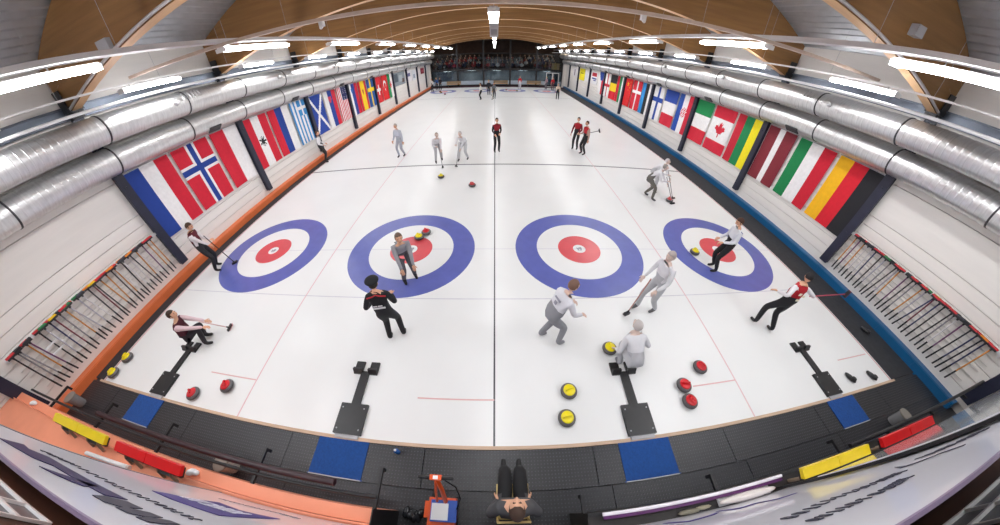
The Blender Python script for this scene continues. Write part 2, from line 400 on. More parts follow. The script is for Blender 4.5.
for xn, ln in ((-7.4, 'added unseen tube lamp at the near end over the yellow board on the orange ledge'), (-4.2, 'added unseen tube lamp at the near end over the red board on the orange ledge'), (0.0, 'added unseen tube lamp at the near end over the seated person'), (4.3, 'added unseen tube lamp at the near end over the yellow board on the dark ledge'), (7.4, 'added unseen tube lamp at the near end over the plain white panel')):
    NB = thing('added_near_lamp', ln, 'lamp', (xn, -6.4 if abs(xn) > 6 else -4.95, 5.45))  # out-of-view lamps added to brighten the near ledges, banners and ice
    place('housing', LB[0], NB, rot=(0, 0, 90)); place('diffuser', LB[1], NB, rot=(0, 0, 90)); MB().path([(0, 0, .06), (0, 0, zroof(xn)-5.45)], .01, 5).build('hanger', GREYPL, NB)
rail(-6.1, 5.63, .22, .10, 'long white cable rail carrying lamps on the orange side'); rail(6.1, 5.63, .22, .10, 'long white cable rail carrying lamps on the blue side')
rail(-8.75, 5.36, .05, .05, 'thin white rail above the duct on the orange side'); rail(8.7, 5.34, .05, .05, 'thin white rail above the duct on the blue side')
def pipe(x, z, r, label):
    t = MB().path([(0, -7.2, 0), (0, YEND-.3, 0)], r, 8); o = t.build('wall_pipe', WHITEP, None, (x, 0, z)); tag(o, label, 'pipe')
pipe(-9.0, 5.06, .035, 'thin white pipe running along the top of the duct, orange side'); pipe(8.55, 4.99, .035, 'thin white pipe running along the top of the duct, blue side')
t = thing('cross_tray', 'pale cable tray crossing the hall under the first wooden beams', 'cable tray', (0, .38, 5.55))
MB().box((.4, 0, 0), (19.6, .10, .03)).box((.4, .05, .02), (19.6, .01, .06)).box((.4, -.05, .02), (19.6, .01, .06)).build('channel', mat('beige_tray', '#cdb9ab', rough=.5), t)
for xx in (-3.4, 2.9): MB().box((0, 0, -.06), (.10, .08, .1)).path([(0, 0, -.1), (0, -.08, -.14)], .03, 8).build('camera_unit', WHITEP, t, (xx, 0, 0))
t = thing('loudspeaker', 'grey box loudspeaker hanging in the middle lamp row', 'speaker', (0, 4.9, 5.42))
MB().box((0, 0, 0), (.27, .28, .45), taper=1.15).build('cabinet', GREYPL, t); MB().path([(0, 0, .2), (0, 0, 3.5)], .012, 6).build('hanger', GREYPL, t); MB().box((0, -.145, 0), (.2, .01, .36)).build('grille', mat('speaker_grille', '#8c8c90', var=.3, scale=80), t)
# ================================================================ FAR END WALL WITH WINDOWS AND GALLERY
MX = [-9.75, -5.67, -1.70, 2.34, 6.38, 10.35]
wall_far = struct(MB().bbox((XWL, YEND+.02, -.05), (MX[0]-.06, YEND+.3, 6.3)).build('wall_far', PANEL))
MB().bbox((MX[-1]+.06, YEND+.02, -.05), (XWR, YEND+.3, 6.3)).build('pier', PANEL, wall_far)
mb = MB()
for x in MX[1:-1]: MB().bbox((x-.12, YEND-.12, 0), (x+.12, YEND+.1, zbeam(x)+.05)).build('mullion', BLACK, wall_far)
for x in (MX[0], MX[-1]): MB().bbox((x-.06, YEND-.12, 0), (x+.06, YEND+.1, 5.5)).build('mullion', BLACK, wall_far)
MB().bbox((MX[0], YEND-.1, 2.36), (MX[-1], YEND+.1, 2.58)).build('transom', BLACK, wall_far)
MB().bbox((MX[0], YEND-.04, 4.72), (MX[-1], YEND+.04, 4.80)).build('transom', BLACK, wall_far)
MB().bbox((MX[0], YEND-.08, 0), (MX[-1], YEND+.08, .28)).build('kick_plate', mat('dark_kick', '#2a2024', var=.1), wall_far)
MB().bbox((MX[0], YEND-.06, .28), (MX[-1], YEND+.0, .84)).build('low_panel', mat('pale_low_panel', '#aebdca', rough=.4), wall_far)
k = 1
for a, b in zip(MX[:-1], MX[1:]):
    o = struct(MB().bbox((a+.06, YEND-.01, 2.58), (b-.06, YEND+.01, 4.72)).build('window_%d' % k, GLASS)); k += 1
    o = struct(MB().bbox((a+.06, YEND-.01, .84), (b-.06, YEND+.01, 2.36)).build('window_%d' % k, GLASS_LOW)); k += 1
# gallery behind the upper windows: floor, tiers, back wall, roof
DARKW = mat('gallery_wall', '#3b2a22', rough=.8, var=.25, scale=3)
gal = struct(MB().bbox((XWL, YEND+.3, 2.3), (XWR, 48, 2.5)).build('floor_gallery', DARKW))
for i in range(4): MB().bbox((XWL, 41.6+i*1.1, 2.5), (XWR, 41.6+(i+1)*1.1, 2.65+i*.32)).build('tier', DARKW, gal)
MB().bbox((XWL, 46.5, 2.3), (XWR, 46.8, 6.8)).build('back_panel', DARKW, gal)
MB().bbox((XWL, YEND, 6.7), (XWR, 47, 6.9)).build('gallery_roof', DARKW, gal)
for x in (XWL-.1, XWR): MB().bbox((x, YEND+.3, 0), (x+.1, 47, 6.9)).build('gallery_side', DARKW, gal)
MB().bbox((XWL, 43.2, 0), (XWR, 43.4, 2.3)).build('lobby_wall', mat('lobby_wall', '#a7adb4', rough=.7, var=.12, scale=1.5), gal)
MB().bbox((8.7, YEND+.14, 2.6), (9.9, YEND+.2, 3.5)).build('pale_board', K('#d2a36a'), gal)
LOBL = mat('added_lobby_glow', '#fff6e8', emit=16)  # glow of lamps added under the gallery to brighten the low windows
for il, x in enumerate((-7.5, -3.6, .3, 4.4, 8.2)):
    t = thing('added_lobby_lamp', '%s added lobby lamp from the orange side lighting the low windows' % nth(il), 'lamp', (x, 41.9, 2.27), group='added lobby lamps')
    MB().box((0, 0, 0), (1.3, .5, .05)).build('housing', WHITEP, t); MB().box((0, 0, -.03), (1.2, .42, .012)).build('diffuser', LOBL, t)
GALL = mat('added_gallery_glow', '#ffe3c0', emit=45)  # glow of lamps added to brighten the crowd, set under the lower arch sides
for il, x in enumerate((-8, -5.2, 6.0, 9)):
    t = thing('added_gallery_lamp', '%s added gallery lamp from the orange side lighting the spectators' % nth(il), 'lamp', (x, 42.4, 6.64), group='added gallery lamps')
    MB().box((0, 0, 0), (1.2, .3, .06)).build('housing', WHITEP, t); MB().box((0, 0, -.035), (1.1, .24, .012)).build('diffuser', GALL, t)
# white board and white door frames in the low windows
t = thing('notice_board', 'white printed notice board behind the low window by the orange curb', 'board', (-7.75, 40.62, .9))
MB().box((0, 0, .7), (2.6, .04, 1.3)).build('board', K('#d7dae2'), t)
for i in range(9): MB().box((-1.0+i*.21, -.022, 1.1), (.13, .006, .13), rot=(0, 8*(i % 3-1), 0)).build('letter', K('#34384a'), t)
MB().ell((.75, -.02, .9), (.42, .03, .42)).build('disc', K('#ebe8e0'), t)
t = thing('glazed_door', 'white framed glazed double door beside the blue curb corner', 'door', (8.9, 40.36, 0))
for x in (-.95, -.05, .05, .95): MB().box((x, 0, 1.05), (.09, .06, 2.1)).build('stile', WHITEP, t)
for z in (.06, 2.08): MB().box((0, 0, z), (1.9, .06, .1)).build('door_rail', WHITEP, t)
for x in (-.5, .5): MB().box((x, 0, 1.05), (.82, .012, 1.9)).build('pane', GLASS_LOW, t)
def bench(x, label):
    t = thing('bench', label, 'bench', (x, 39.75, .02))
    MB().box((0, 0, .45), (2.2, .4, .06)).build('seat', K('#c89a5a'), t)
    for a in (-.9, .9): MB().box((a, 0, .21), (.08, .36, .42)).build('leg', BLACK, t)
    MB().box((0, .22, .7), (2.2, .05, .35)).build('backrest', K('#8c7a62'), t)
bench(-6.3, 'wooden bench under the notice board at the end of the ice'); bench(6.0, 'wooden bench beside the glazed door at the end of the ice'); bench(.9, 'wooden bench at the end of the two middle sheets')
# spectators in the gallery
def bust(top, hair, skin):
    b = MB(); b.ell((0, 0, .30), (.23, .15, .36), 10, 6, 0); b.ell((0, -.02, .78), (.095, .11, .125), 8, 6, 1); b.ell((0, .015, .82), (.105, .115, .11), 8, 5, 2, z0=-.1)
    b.path([(-.24, 0, .48), (-.29, -.1, .25), (-.12, -.3, .18)], [.07, .06, .045], 6, 0); b.path([(.24, 0, .48), (.29, -.1, .25), (.12, -.3, .18)], [.07, .06, .045], 6, 0)
    b.path([(0, 0, .6), (0, -.01, .72)], .06, 6, 1)
    b.path([(-.1, -.05, .04), (-.11, -.42, .05), (-.11, -.45, -.3)], [.1, .08, .06], 6, 3); b.path([(.1, -.05, .04), (.11, -.42, .05), (.11, -.45, -.3)], [.1, .08, .06], 6, 3)
    return b.mesh('person', [K(top), K(skin), K(hair), K('#22222a')])
CROWD = [('dark red', '#7c2020'), ('black', '#1d1d22'), ('brown', '#5b4030'), ('white', '#c8c2bc'), ('navy', '#27304e'), ('bright red', '#b8262a'), ('grey', '#77777a')]
cm = [(n, bust(c, random.choice(['#2a1c14', '#4b3320', '#6d5a45']), random.choice(['#d9a98a', '#c4916f', '#e2b79c']))) for n, c in CROWD]
random.seed(3)
for i in range(4):
    cnt = 0
    for j in range(26):
        x = -9.3 + j*.75 + random.uniform(-.015, .015)
        if random.random() < .1: continue
        n, me = random.choice(cm)
        o = place('person', me, None, (x, 41.85+i*1.1, 2.71+i*.32), rot=(0, 0, random.uniform(-3, 3)))
        tag(o, 'spectator in %s top, %s from the orange side in the %s gallery row' % (n, nth(cnt), ('front', 'second', 'third', 'back')[i]), 'person', 'gallery spectators'); cnt += 1
# ================================================================ NEAR END: LEDGES, RAILINGS, BOARDS, BANNERS
led = struct(MB().bbox((XWL, -5.96, 0), (-1.35, -5.815, 1.0)).build('wall_low_orange', SALMON))
MB().bbox((XWL, -6.72, 0), (-1.35, -5.965, 1.03)).build('ledge_top', SALMON, led)
MB().bbox((-1.35, -6.72, 0), (-1.335, -5.815, 1.03)).build('end_panel', BLACK, led)
MB().bbox((XWL, -5.985, 1.03), (-1.35, -5.965, 1.05)).build('ledge_rib', SALMON, led)
led2 = struct(MB().bbox((1.05, -6.72, 0), (8.2, -5.82, .92)).build('wall_low_dark', mat('dark_ledge', '#2c2826', rough=.5, var=.2, scale=4)))
MB().bbox((1.05, -5.86, .92), (8.2, -5.82, .95)).build('ledge_lip', BLACK, led2)
wb = struct(MB().bbox((XWL-.2, -7.3, 0), (XWR+.2, -7.03, 8.9)).build('wall_back', BROWN))
PANE = mat('dark_pane', '#63666c', rough=.4, var=.1, scale=2)
kk = 20
for sg, x0, x1 in ((-1, -9.9, -5.5), (1, 5.3, 10.4)):
    o = struct(MB().bbox((x0, -7.04, 1.4), (x1, -7.02, 3.4)).build('window_%d' % kk, PANE)); kk += 1
    for z in (1.4, 1.78, 3.4): MB().bbox((x0, -7.02, z-.022), (x1, -6.98, z+.022)).build('window_bar', WHITEP, o)
    for x in ((-9.9, -8.0, -6.25, -5.5) if sg < 0 else (5.3, 6.1, 8.0, 10.4)): MB().bbox((x-.022, -7.02, 1.4), (x+.022, -6.98, 3.4)).build('window_bar', WHITEP, o)
MAROON = mat('maroon_rail', '#2c0f18', rough=.4, var=.15, scale=5)
def arm(y1, drop):
    return MB().box((0, (y1-5.815)/2, 0), (.04, y1+5.815, .04)).box((0, y1-.02, -drop/2), (.04, .04, drop)).mesh('bracket', BLACK)
t = thing('handrail', 'dark maroon handrail on black brackets in front of the orange ledge', 'railing', (0, 0, .95))
MB().path([(-6.9, -5.6, .03), (-1.9, -5.6, .03)], .042, 10).build('rail', MAROON, t)
MB().path([(-9.8, -5.69, .0), (-1.36, -5.69, .0)], .022, 8).build('lower_rail', BLACK, t)
am = arm(-5.36, .1)
for x in (-1.36, -3.07, -5.0, -6.77, -8.6): place('bracket', am, t, (x, 0, -.02))
t = thing('handrail', 'glossy white and purple handrail on the dark ledge', 'railing', (0, 0, .95))
MB().path([(1.2, -5.845, .06), (3.72, -5.845, .06)], .02, 10).build('rail', mat('white_gloss_rail', '#f2eef4', rough=.2), t)
MB().box((2.46, -5.879, .04), (2.5, .036, .04)).build('lower_rail', mat('purple_rail', '#5a2560', rough=.3), t)
am = arm(-5.62, .1)
for x in (1.02, 2.75, 5.11): place('bracket', am, t, (x, 0, -.04))
t = thing('handrail', 'black handrail running to the wall above the blue curb', 'railing', (0, 0, .95))
MB().path([(5.3, -5.78, .03), (10.9, -5.72, .03)], .03, 10).build('rail', BLACK, t)
for x in (6.4, 8.0, 9.6): MB().box((x, -5.8, 0), (.05, .1, .05)).build('bracket', BLACK, t)
def scoreboard(col, nm, x0, x1, label):
    L = x1-x0; t = thing('scoreboard', label, 'scoreboard', ((x0+x1)/2, -5.9 if x0 < 0 else -5.885, 1.05 if x0 < 0 else .92))
    zt = .27 if x0 < 0 else .38
    face = mat(nm, col, rough=.35, var=.04)
    MB().box((-L/4-.003, .0, zt), (L/2-.006, .125, .05), rot=(20, 0, 0)).build('face_panel', face, t)
    MB().box((L/4+.003, .0, zt), (L/2-.006, .125, .05), rot=(20, 0, 0)).build('face_panel', face, t)
    MB().box((0, -.015, zt-.045), (L-.02, .12, .04), rot=(20, 0, 0)).build('back_frame', BLACK, t)
    for fx in (-.4, -.24, .12, .3):
        MB().path([(fx*L, -.02, zt-.06), (fx*L, -.1 if x0 < 0 else -.05, zt*.5), (fx*L, -.15 if x0 < 0 else -.045, .0)], .022, 6).build('leg', K('#8b7764'), t)
    for fx in (-.32, .21): MB().box((fx*L, -.1 if x0 < 0 else -.05, zt*.5), (.16*L, .03, .03)).build('crossbar', BLACK, t)
scoreboard('#efd21c', 'yellow_board', -7.3, -5.6, 'long yellow scoreboard on legs standing on the orange ledge')
scoreboard('#e01418', 'red_board', -5.3, -3.85, 'long red scoreboard on legs standing on the orange ledge')
scoreboard('#efd21c', 'yellow_board', 3.75, 5.15, 'long yellow scoreboard standing on the dark ledge')
scoreboard('#e01418', 'red_board', 5.5, 7.1, 'long red scoreboard standing on the dark ledge')
BANNER = mat('banner_white', '#e6e6ee', rough=.35, var=.03, scale=1.5, coat=.6)
INK = K('#261a4e', .5); INK2 = K('#2a2a3c', .5); PUR = K('#33207a', .5)
def flat(poly, y, name, m, parent):
    b = MB(); n = len(poly)
    vs = [(x, y, z) for x, z in poly] + [(x, y-.003, z) for x, z in poly]
    b.add(vs, [tuple(range(n)), tuple(range(2*n-1, n-1, -1))] + [(i, n+i, n+(i+1) % n, (i+1) % n) for i in range(n)])
    o = b.build(name, m, parent); return o
def strip(pl, wd):
    up = [(x-wd*.2, z+wd) for x, z in pl]; return pl + up[::-1]
t = thing('banner', 'glossy white banner with purple streaks and lettering above the orange ledge', 'banner')
MB().bbox((-3.36, -6.012, 1.05), (.1, -6.0, 3.78)).build('panel', BANNER, t)
MB().bbox((-3.36, -6.010, 3.78), (.1, -5.997, 3.80)).build('top_edge', K('#84738f', .5), t)
MB().bbox((-3.385, -6.022, 1.05), (-3.36, -5.995, 3.80)).build('side_edge', K('#7d7d84', .3), t)
YB = -5.995
flat([(-2.597, 3.629), (-2.738, 3.44), (-2.609, 3.459), (-2.561, 3.36), (-2.11, 3.34), (-1.754, 3.336), (-1.757, 3.455), (-2.251, 3.466), (-2.307, 3.548)], YB, 'streak', INK, t)
flat([(-2.09, 3.609), (-2.017, 3.443), (-1.958, 3.367), (-1.867, 3.499), (-1.969, 3.566)], YB, 'streak', INK, t)
flat([(-1.689, 3.55), (-1.725, 3.478), (-1.698, 3.372), (-1.588, 3.365), (-1.539, 3.489), (-1.588, 3.552)], YB, 'streak', INK2, t)
flat([(-1.526, 3.539), (-1.551, 3.467), (-1.52, 3.377), (-1.448, 3.361), (-1.418, 3.474), (-1.446, 3.535)], YB, 'streak', INK2, t)
flat([(-1.393, 3.534), (-1.422, 3.447), (-1.402, 3.359), (-1.342, 3.354), (-1.321, 3.473), (-1.331, 3.522)], YB, 'streak', INK2, t)
flat([(-2.291, 2.808), (-2.315, 2.656), (-2.28, 2.53), (-2.339, 2.115), (-2.029, 2.195), (-1.77, 2.005), (-1.718, 2.492), (-1.695, 2.762), (-1.882, 2.787), (-2.084, 2.82)], YB, 'logo', PUR, t)
random.seed(5)
def letters(parent, pts, n, h, m, y):
    for i in range(n):
        f = i/(n-1)*(len(pts)-1); k = min(int(f), len(pts)-2); f -= k
        x = pts[k][0]*(1-f)+pts[k+1][0]*f; z = pts[k][1]*(1-f)+pts[k+1][1]*f
        w_ = h*.30; a = random.choice('LTOVEI')
        b = MB(); th = h*.16
        if a in 'LEI': b.box((x-w_*.5, y, z), (th, .004, h))
        if a in 'LE': b.box((x, y, z-h*.45), (w_, .004, th*.9))
        if a == 'E': b.box((x, y, z+h*.45), (w_, .004, th*.9))
        if a == 'T': b.box((x, y, z), (th, .004, h)); b.box((x, y, z+h*.45), (w_*1.2, .004, th*.9))
        if a == 'O':
            b.box((x-w_*.5, y, z), (th, .004, h*.8)); b.box((x+w_*.5, y, z), (th, .004, h*.8)); b.box((x, y, z+h*.42), (w_, .004, th)); b.box((x, y, z-h*.42), (w_, .004, th))
        if a == 'V': b.box((x-w_*.3, y, z), (th, .004, h), rot=(0, 14, 0)); b.box((x+w_*.3, y, z), (th, .004, h), rot=(0, -14, 0))
        b.build('letter', m, parent)
letters(t, [(-2.74, 3.3), (-2.567, 3.2), (-2.167, 3.157), (-1.82, 3.13), (-1.49, 3.135)], 20, .07, INK2, YB)
letters(t, [(-2.604, 1.81), (-2.38, 1.66), (-2.102, 1.544), (-1.854, 1.6)], 18, .07, K('#8a8a94'), YB)
letters(t, [(-2.2, 2.5), (-1.85, 2.4)], 6, .22, K('#d8d6e4'), YB+.004)
t = thing('banner', 'glossy white banner with dark script lettering above the dark ledge', 'banner')
MB().bbox((.2, -6.012, .93), (5.2, -6.0, 3.78)).build('panel', BANNER, t)
MB().bbox((.2, -6.010, 3.78), (5.2, -5.997, 3.80)).build('top_edge', K('#84738f', .5), t)
letters(t, [(1.651, 2.972), (2.081, 2.904), (2.361, 2.999), (2.61, 3.063)], 13, .11, INK2, YB)
letters(t, [(1.521, 3.25), (1.778, 3.257), (2.08, 3.296), (2.27, 3.278)], 12, .09, INK2, YB)
letters(t, [(3.153, 2.978), (3.259, 3.112), (3.417, 3.254)], 6, .15, INK2, YB)
flat([(3.031, 2.786), (2.841, 2.938), (2.863, 3.037), (2.967, 3.165), (2.953, 3.324), (2.985, 3.324), (3.0, 3.165), (2.9, 3.03), (2.9, 2.95)], YB, 'swash', INK2, t)
flat([(1.69, 1.364), (1.78, 1.714), (2.118, 1.623), (2.235, 1.529), (2.23, 1.48), (2.1, 1.56), (1.82, 1.63), (1.76, 1.36)], YB, 'swash', PUR, t)
flat([(2.337, 1.342), (2.364, 1.69), (2.602, 1.66), (2.678, 1.894), (2.9, 1.913), (2.9, 1.88), (2.72, 1.85), (2.64, 1.6), (2.42, 1.62), (2.39, 1.34)], YB, 'swash', PUR, t)
t = thing('banner', 'glossy plain white panel behind the red scoreboard on the dark ledge', 'panel')
MB().bbox((3.64, -5.97, 1.62), (8.2, -5.95, 3.78)).build('panel', mat('panel_gloss', '#d3d8da', rough=.07, var=.04, coat=.35), t)
MB().bbox((3.595, -5.985, .92), (3.62, -5.955, 3.80)).build('post', BLACK, t)
MB().bbox((3.62, -5.975, 1.60), (3.64, -5.945, 3.80)).build('side_edge', K('#efeef2', .3), t)
# odds and ends on the ledges
t = thing('plastic_tub', 'clear white plastic tub lying on the dark ledge', 'tub', (3.1, -5.948, .92))
MB().ell((0, 0, .09), (.45, .05, .10), 16, 8).build('body', mat('clear_tub', '#e9e2dc', rough=.2, coat=.5), t); MB().box((0, 0, .015), (.8, .09, .03)).build('base', WHITEP, t)
t = thing('cloth', 'crumpled beige cloth on the dark ledge beside the tub', 'cloth', (2.35, -5.965, .92)); MB().ell((-.08, 0, .03), (.16, .03, .05), 8, 5).build('fold', K('#8f8a78'), t); MB().ell((.12, .01, .02), (.12, .025, .03), 8, 5).build('fold', K('#b0a890'), t)
t = thing('white_tube', 'white tube lying on the orange ledge between the two scoreboards', 'tube', (-5.75, -6.14, 1.06))
MB().path([(-.55, -.03, .0), (.55, .03, .0)], .03, 8).build('barrel', WHITEP, t); MB().path([(.55, .03, 0), (.6, .033, 0)], .034, 8).build('cap', K('#d8c8c0'), t)
for x, y, z, l in ((-4.02, -5.89, 1.0, 'crumpled white tissue on the orange ledge beside the red scoreboard'), (-9.1, -5.89, 1.0, 'small crumpled white tissue at the wall end of the orange ledge')):
    t = thing('tissue', l, 'tissue', (x, y, z))
    MB().ell((0, 0, .03), (.09, .05, .04), 8, 5, rot=(0, 0, 20)).build('fold', WHITEP, t); MB().ell((.08, .01, .025), (.06, .04, .03), 7, 5).build('fold', WHITEP, t)
def bin_(x, y, label, m, tilt=0):
    t = thing('waste_bin', label, 'bin', (x, y, -.005))
    MB().lathe([(.09, 0), (.1, .02), (.125, .34), (.13, .35), (.12, .35), (.094, .03), (.0, .03)], 18).build('body', m, t)
    MB().lathe([(.126, .32), (.14, .33), (.14, .355), (.126, .36)], 18).build('rim', K('#8a847c'), t)
    MB().ell((0, 0, .16), (.1, .1, .1), 10, 6).build('liner', K('#5d544c'), t)
CLEAR = mat('grey_clear_plastic', '#9a9a9c', rough=.25, var=.15)
bin_(-9.55, -5.5, 'translucent waste bin in the corner by the orange curb', CLEAR)
bin_(-4.3, -5.67, 'grey waste bin on the rubber floor under the maroon handrail', mat('bin_mesh', '#c2bcb4', rough=.4, var=.3, scale=40))
bin_(8.4, -5.66, 'grey and white waste bin on the rubber floor near the blue curb', CLEAR)
t = thing('bottle', 'small blue bottle standing on the rubber floor beside a blue mat', 'bottle', (-1.5, -5.02, -.002))
MB().lathe([(.033, 0), (.036, .02), (.036, .14), (.02, .17)], 12).build('body', K('#1d5fb0', .25), t); MB().lathe([(.016, .17), (.016, .2), (.0, .2)], 10).build('cap', WHITEP, t)
# blue mats
mm = MB(); mm.bbox((-.45, -.28, 0), (.45, .28, .012)).bbox((-.47, -.30, 0), (.47, -.28, .008)); mme = mm.mesh('carpet', BLUEMAT)
for x, l in ((-7.35, 'worn blue floor mat behind the hack of the outer sheet, orange side'), (-2.46, 'blue floor mat behind the hack next to the small blue bottle'), (2.43, 'blue floor mat behind the hack in front of the white and purple handrail'), (7.3, 'blue floor mat behind the hack of the outer sheet, blue side')):
    t = thing('floor_mat', l, 'mat', (x, -5.2, -.002), group='blue mats'); place('carpet', mme, t); MB().bbox((-.45, -.30, 0), (.45, -.285, .014)).build('edge_strip', GREYPL, t)
# hacks
HB = mat('hack_black', '#1f1f21', rough=.4, var=.2, scale=8)
def hack(x, label):
    t = thing('curling_hack', label, 'hack', (x, -3.6, .003), group='hacks')
    bpl = MB().box((0, -.98, .03), (.5, .52, .06)).build('base_plate', HB, t)
    for a in (-.2, .2):
        for b in (-.8, -1.16): MB().lathe([(.014, .06), (.014, .066), (0, .067)], 8, c=(a, b, 0)).build('bolt', GREYPL, bpl)
    MB().box((0, -.41, .02), (.16, .64, .04)).build('runner', HB, t)
    for a in (-1, 1):
        b = MB(); b.box((a*.15, -.02, .02), (.17, .25, .04)); b.box((a*.15, -.09, .07), (.17, .05, .10), rot=(-25, 0, 0)); b.build('foot_cup', HB, t)
    MB().box((0, -1.27, .02), (.42, .06, .025)).build('hinge_strip', GREYPL, t)
hack(-7.22, 'black hack under the crouching player beside the orange curb'); hack(-2.43, 'black hack behind the player in a black jacket and beret'); hack(2.43, 'black hack behind the crouching pale player delivering a yellow stone'); hack(7.2, 'black hack beside two small black foot covers')
for x, y, l in ((8.05, -4.58, 'small black foot cover on the ice next to the hack'), (8.85, -4.66, 'small black foot cover on the ice in the corner by the wood edge'), (10.2, -3.5, 'small black foot cover on the dark strip beside the blue curb')):
    t = thing('foot_cover', l, 'shoe cover', (x, y, .004), rot=(0, 0, 20)); MB().ell((0, 0, .05), (.06, .15, .05), 10, 6).build('body', HB, t); MB().lathe([(.05, .05), (.055, .11), (.045, .11)], 10, c=(0, -.06, 0)).build('cuff', HB, t)
# stones
sb = MB().lathe([(.05, 0), (.09, .004), (.125, .022), (.143, .045), (.146, .056)], 24).lathe([(.146, .078), (.143, .09), (.125, .108), (.09, .118), (.0, .12)], 24).mesh('granite_body', GRANITE)
sband = MB().lathe([(.146, .056), (.1475, .06), (.1475, .074), (.146, .078)], 24).mesh('striking_band', STONEBAND)
def handle_mesh(m):
    a = MB().lathe([(.105, .116), (.105, .128), (.09, .137), (.0, .14)], 20).mesh('handle_cap', m); b = MB()
    b.path([(0, .07, .135), (0, .072, .165), (0, .05, .185), (0, 0, .19), (0, -.06, .188)], [.022, .018, .016, .016, .018], 8); return a, b.mesh('grip', m)
hr, hy = handle_mesh(REDPL), handle_mesh(YELPL)
def stone(x, y, red, label, a=0):
    t = thing('curling_stone', label, 'curling stone', (x, y, .002), rot=(0, 0, a), group='%s curling stones' % ('red' if red else 'yellow'))
    place('granite_body', sb, t); place('striking_band', sband, t); h_ = hr if red else hy; place('grip', h_[1], place('handle_cap', h_[0], t))
stone(-5.37, -4.36, 1, 'red-handled stone farther from the orange-side hack of the two lying there', 30); stone(-6.14, -4.65, 1, 'red-handled stone nearer the hack plate on the orange side', 60)
stone(4.08, -3.77, 1, 'red-handled stone farthest up the ice of the three by the divider line', 20); stone(3.54, -4.09, 1, 'middle red-handled stone of the three beside the divider line', 80); stone(3.52, -4.40, 1, 'red-handled stone closest to the rubber floor of the three together', 10)
stone(-2.09, .75, 1, 'red-handled stone in the house beside a yellow one', 40); stone(7.0, 3.05, 1, 'red-handled stone sliding beside the two sweepers toward the blue curb', 0); stone(-.9, 3.98, 1, 'red-handled stone alone on open ice beside the black divider line', 70)
stone(1.3, -4.01, 0, 'yellow-handled stone farther from the rubber floor of two by the divider', 100); stone(1.19, -4.47, 0, 'yellow-handled stone nearer the rubber floor of two by the divider', 95)
stone(-9.18, -4.22, 0, 'yellow-handled stone along the orange curb, farther from the corner', 30); stone(-9.22, -4.66, 0, 'yellow-handled stone in the corner where ice meets the orange curb', 10)
stone(-2.26, .5, 0, 'yellow-handled stone touching the red ring of a house', 50); stone(-2.31, 4.88, 0, 'yellow-handled stone alone in front of the hog line', 0); stone(6.09, -.2, 0, 'yellow-handled stone on the blue ring next to the standing white-shirted man', 0); stone(2.28, -3.2, 0, 'yellow-handled stone at the hand of the crouching pale player', 0)
for x, y, r, l in ((-7.2, 33.4, 0, 'yellow-handled stone in the far house nearest the orange curb'), (-6.4, 31.6, 1, 'red-handled stone short of the far house nearest the orange curb'), (1.6, 34.9, 1, 'red-handled stone in the far house with the player in white trousers'), (3.0, 34.0, 0, 'yellow-handled stone in the far house with the player in white trousers'), (-7.6, 34.9, 1, 'red-handled stone on the far house nearest the orange curb')): stone(x, y, r, l)
# ================================================================ FLAGS
W_, RD, BL, YE, GR, BK = '#f1efef', '#cf1b34', '#1d3f94', '#f6d21a', '#12804a', '#1f1f24'
def stri(*cols, w=None):
    n = len(cols); w = w or [1/n]*n; acc = [sum(w[:i+1]) for i in range(n)]
    f = lambda u, v: cols[next((i for i, a in enumerate(acc) if u < a), n-1)]
    f.us = acc[:-1]; return f
def striV(*cols, w=None):
    g = stri(*cols, w=w); f = lambda u, v: g(1-v, 0); f.vs = [1-a for a in g.us]; return f
def crossf(bg, c1, w1, cu=.5, cv=.62, c2=None, w2=0, asp=1.48):
    def f(u, v):
        du, dv = abs(u-cu), abs(v-cv)*asp
        if c2 and (du < w2 or dv < w2): return c2
        if du < w1 or dv < w1: return c1
        return bg
    f.us = [cu-w1, cu+w1] + ([cu-w2, cu+w2] if c2 else []); f.vs = [cv-w1/asp, cv+w1/asp] + ([cv-w2/asp, cv+w2/asp] if c2 else [])
    return f
def over(base, *layers):
    def f(u, v):
        for fn, c in layers:
            r = fn(u, v)
            if r: return c if c else r
        return base(u, v)
    f.us = getattr(base, 'us', []); f.vs = getattr(base, 'vs', []); f.fine = True; return f
A_ = 2.16/1.46
def disc(cu, cv, r): return lambda u, v: (u-cu)**2 + ((v-cv)*A_)**2 < r*r
def ringd(cu, cv, r, cu2, cv2, r2): return lambda u, v: disc(cu, cv, r)(u, v) and not disc(cu2, cv2, r2)(u, v)
def rect(u0, u1, v0, v1): return lambda u, v: u0 < u < u1 and v0 < v < v1
def star(cu, cv, r): return lambda u, v: math.hypot(u-cu, (v-cv)*A_) < r*(.62+.38*math.cos(5*math.atan2(u-cu, (v-cv)*A_)))
LEAF = [(0, 1), (.13, .74), (.3, .83), (.24, .36), (.46, .6), (.52, .47), (.8, .52), (.7, .3), (.86, .2), (.4, -.16), (.46, -.32), (.05, -.26), (.07, -.72), (-.07, -.72), (-.05, -.26), (-.46, -.32), (-.4, -.16), (-.86, .2), (-.7, .3), (-.8, .52), (-.52, .47), (-.46, .6), (-.24, .36), (-.3, .83), (-.13, .74)]
def leaf(u, v):
    x, y = (u-.5)/.3, (v-.49)*A_/.3; r = False; n = len(LEAF)
    for i in range(n):
        (x1, y1), (x2, y2) = LEAF[i], LEAF[(i+1) % n]
        if (y1 > y) != (y2 > y) and x < (x2-x1)*(y-y1)/(y2-y1)+x1: r = not r
    return r
def saltire(u, v): return abs((u-.5) - (v-.5)) < .075 or abs((u-.5) + (v-.5)) < .075
def checker(u, v):
    if disc(.5, .55, .2)(u, v): return RD if (int(u*16)+int(v*16*A_)) % 2 else W_
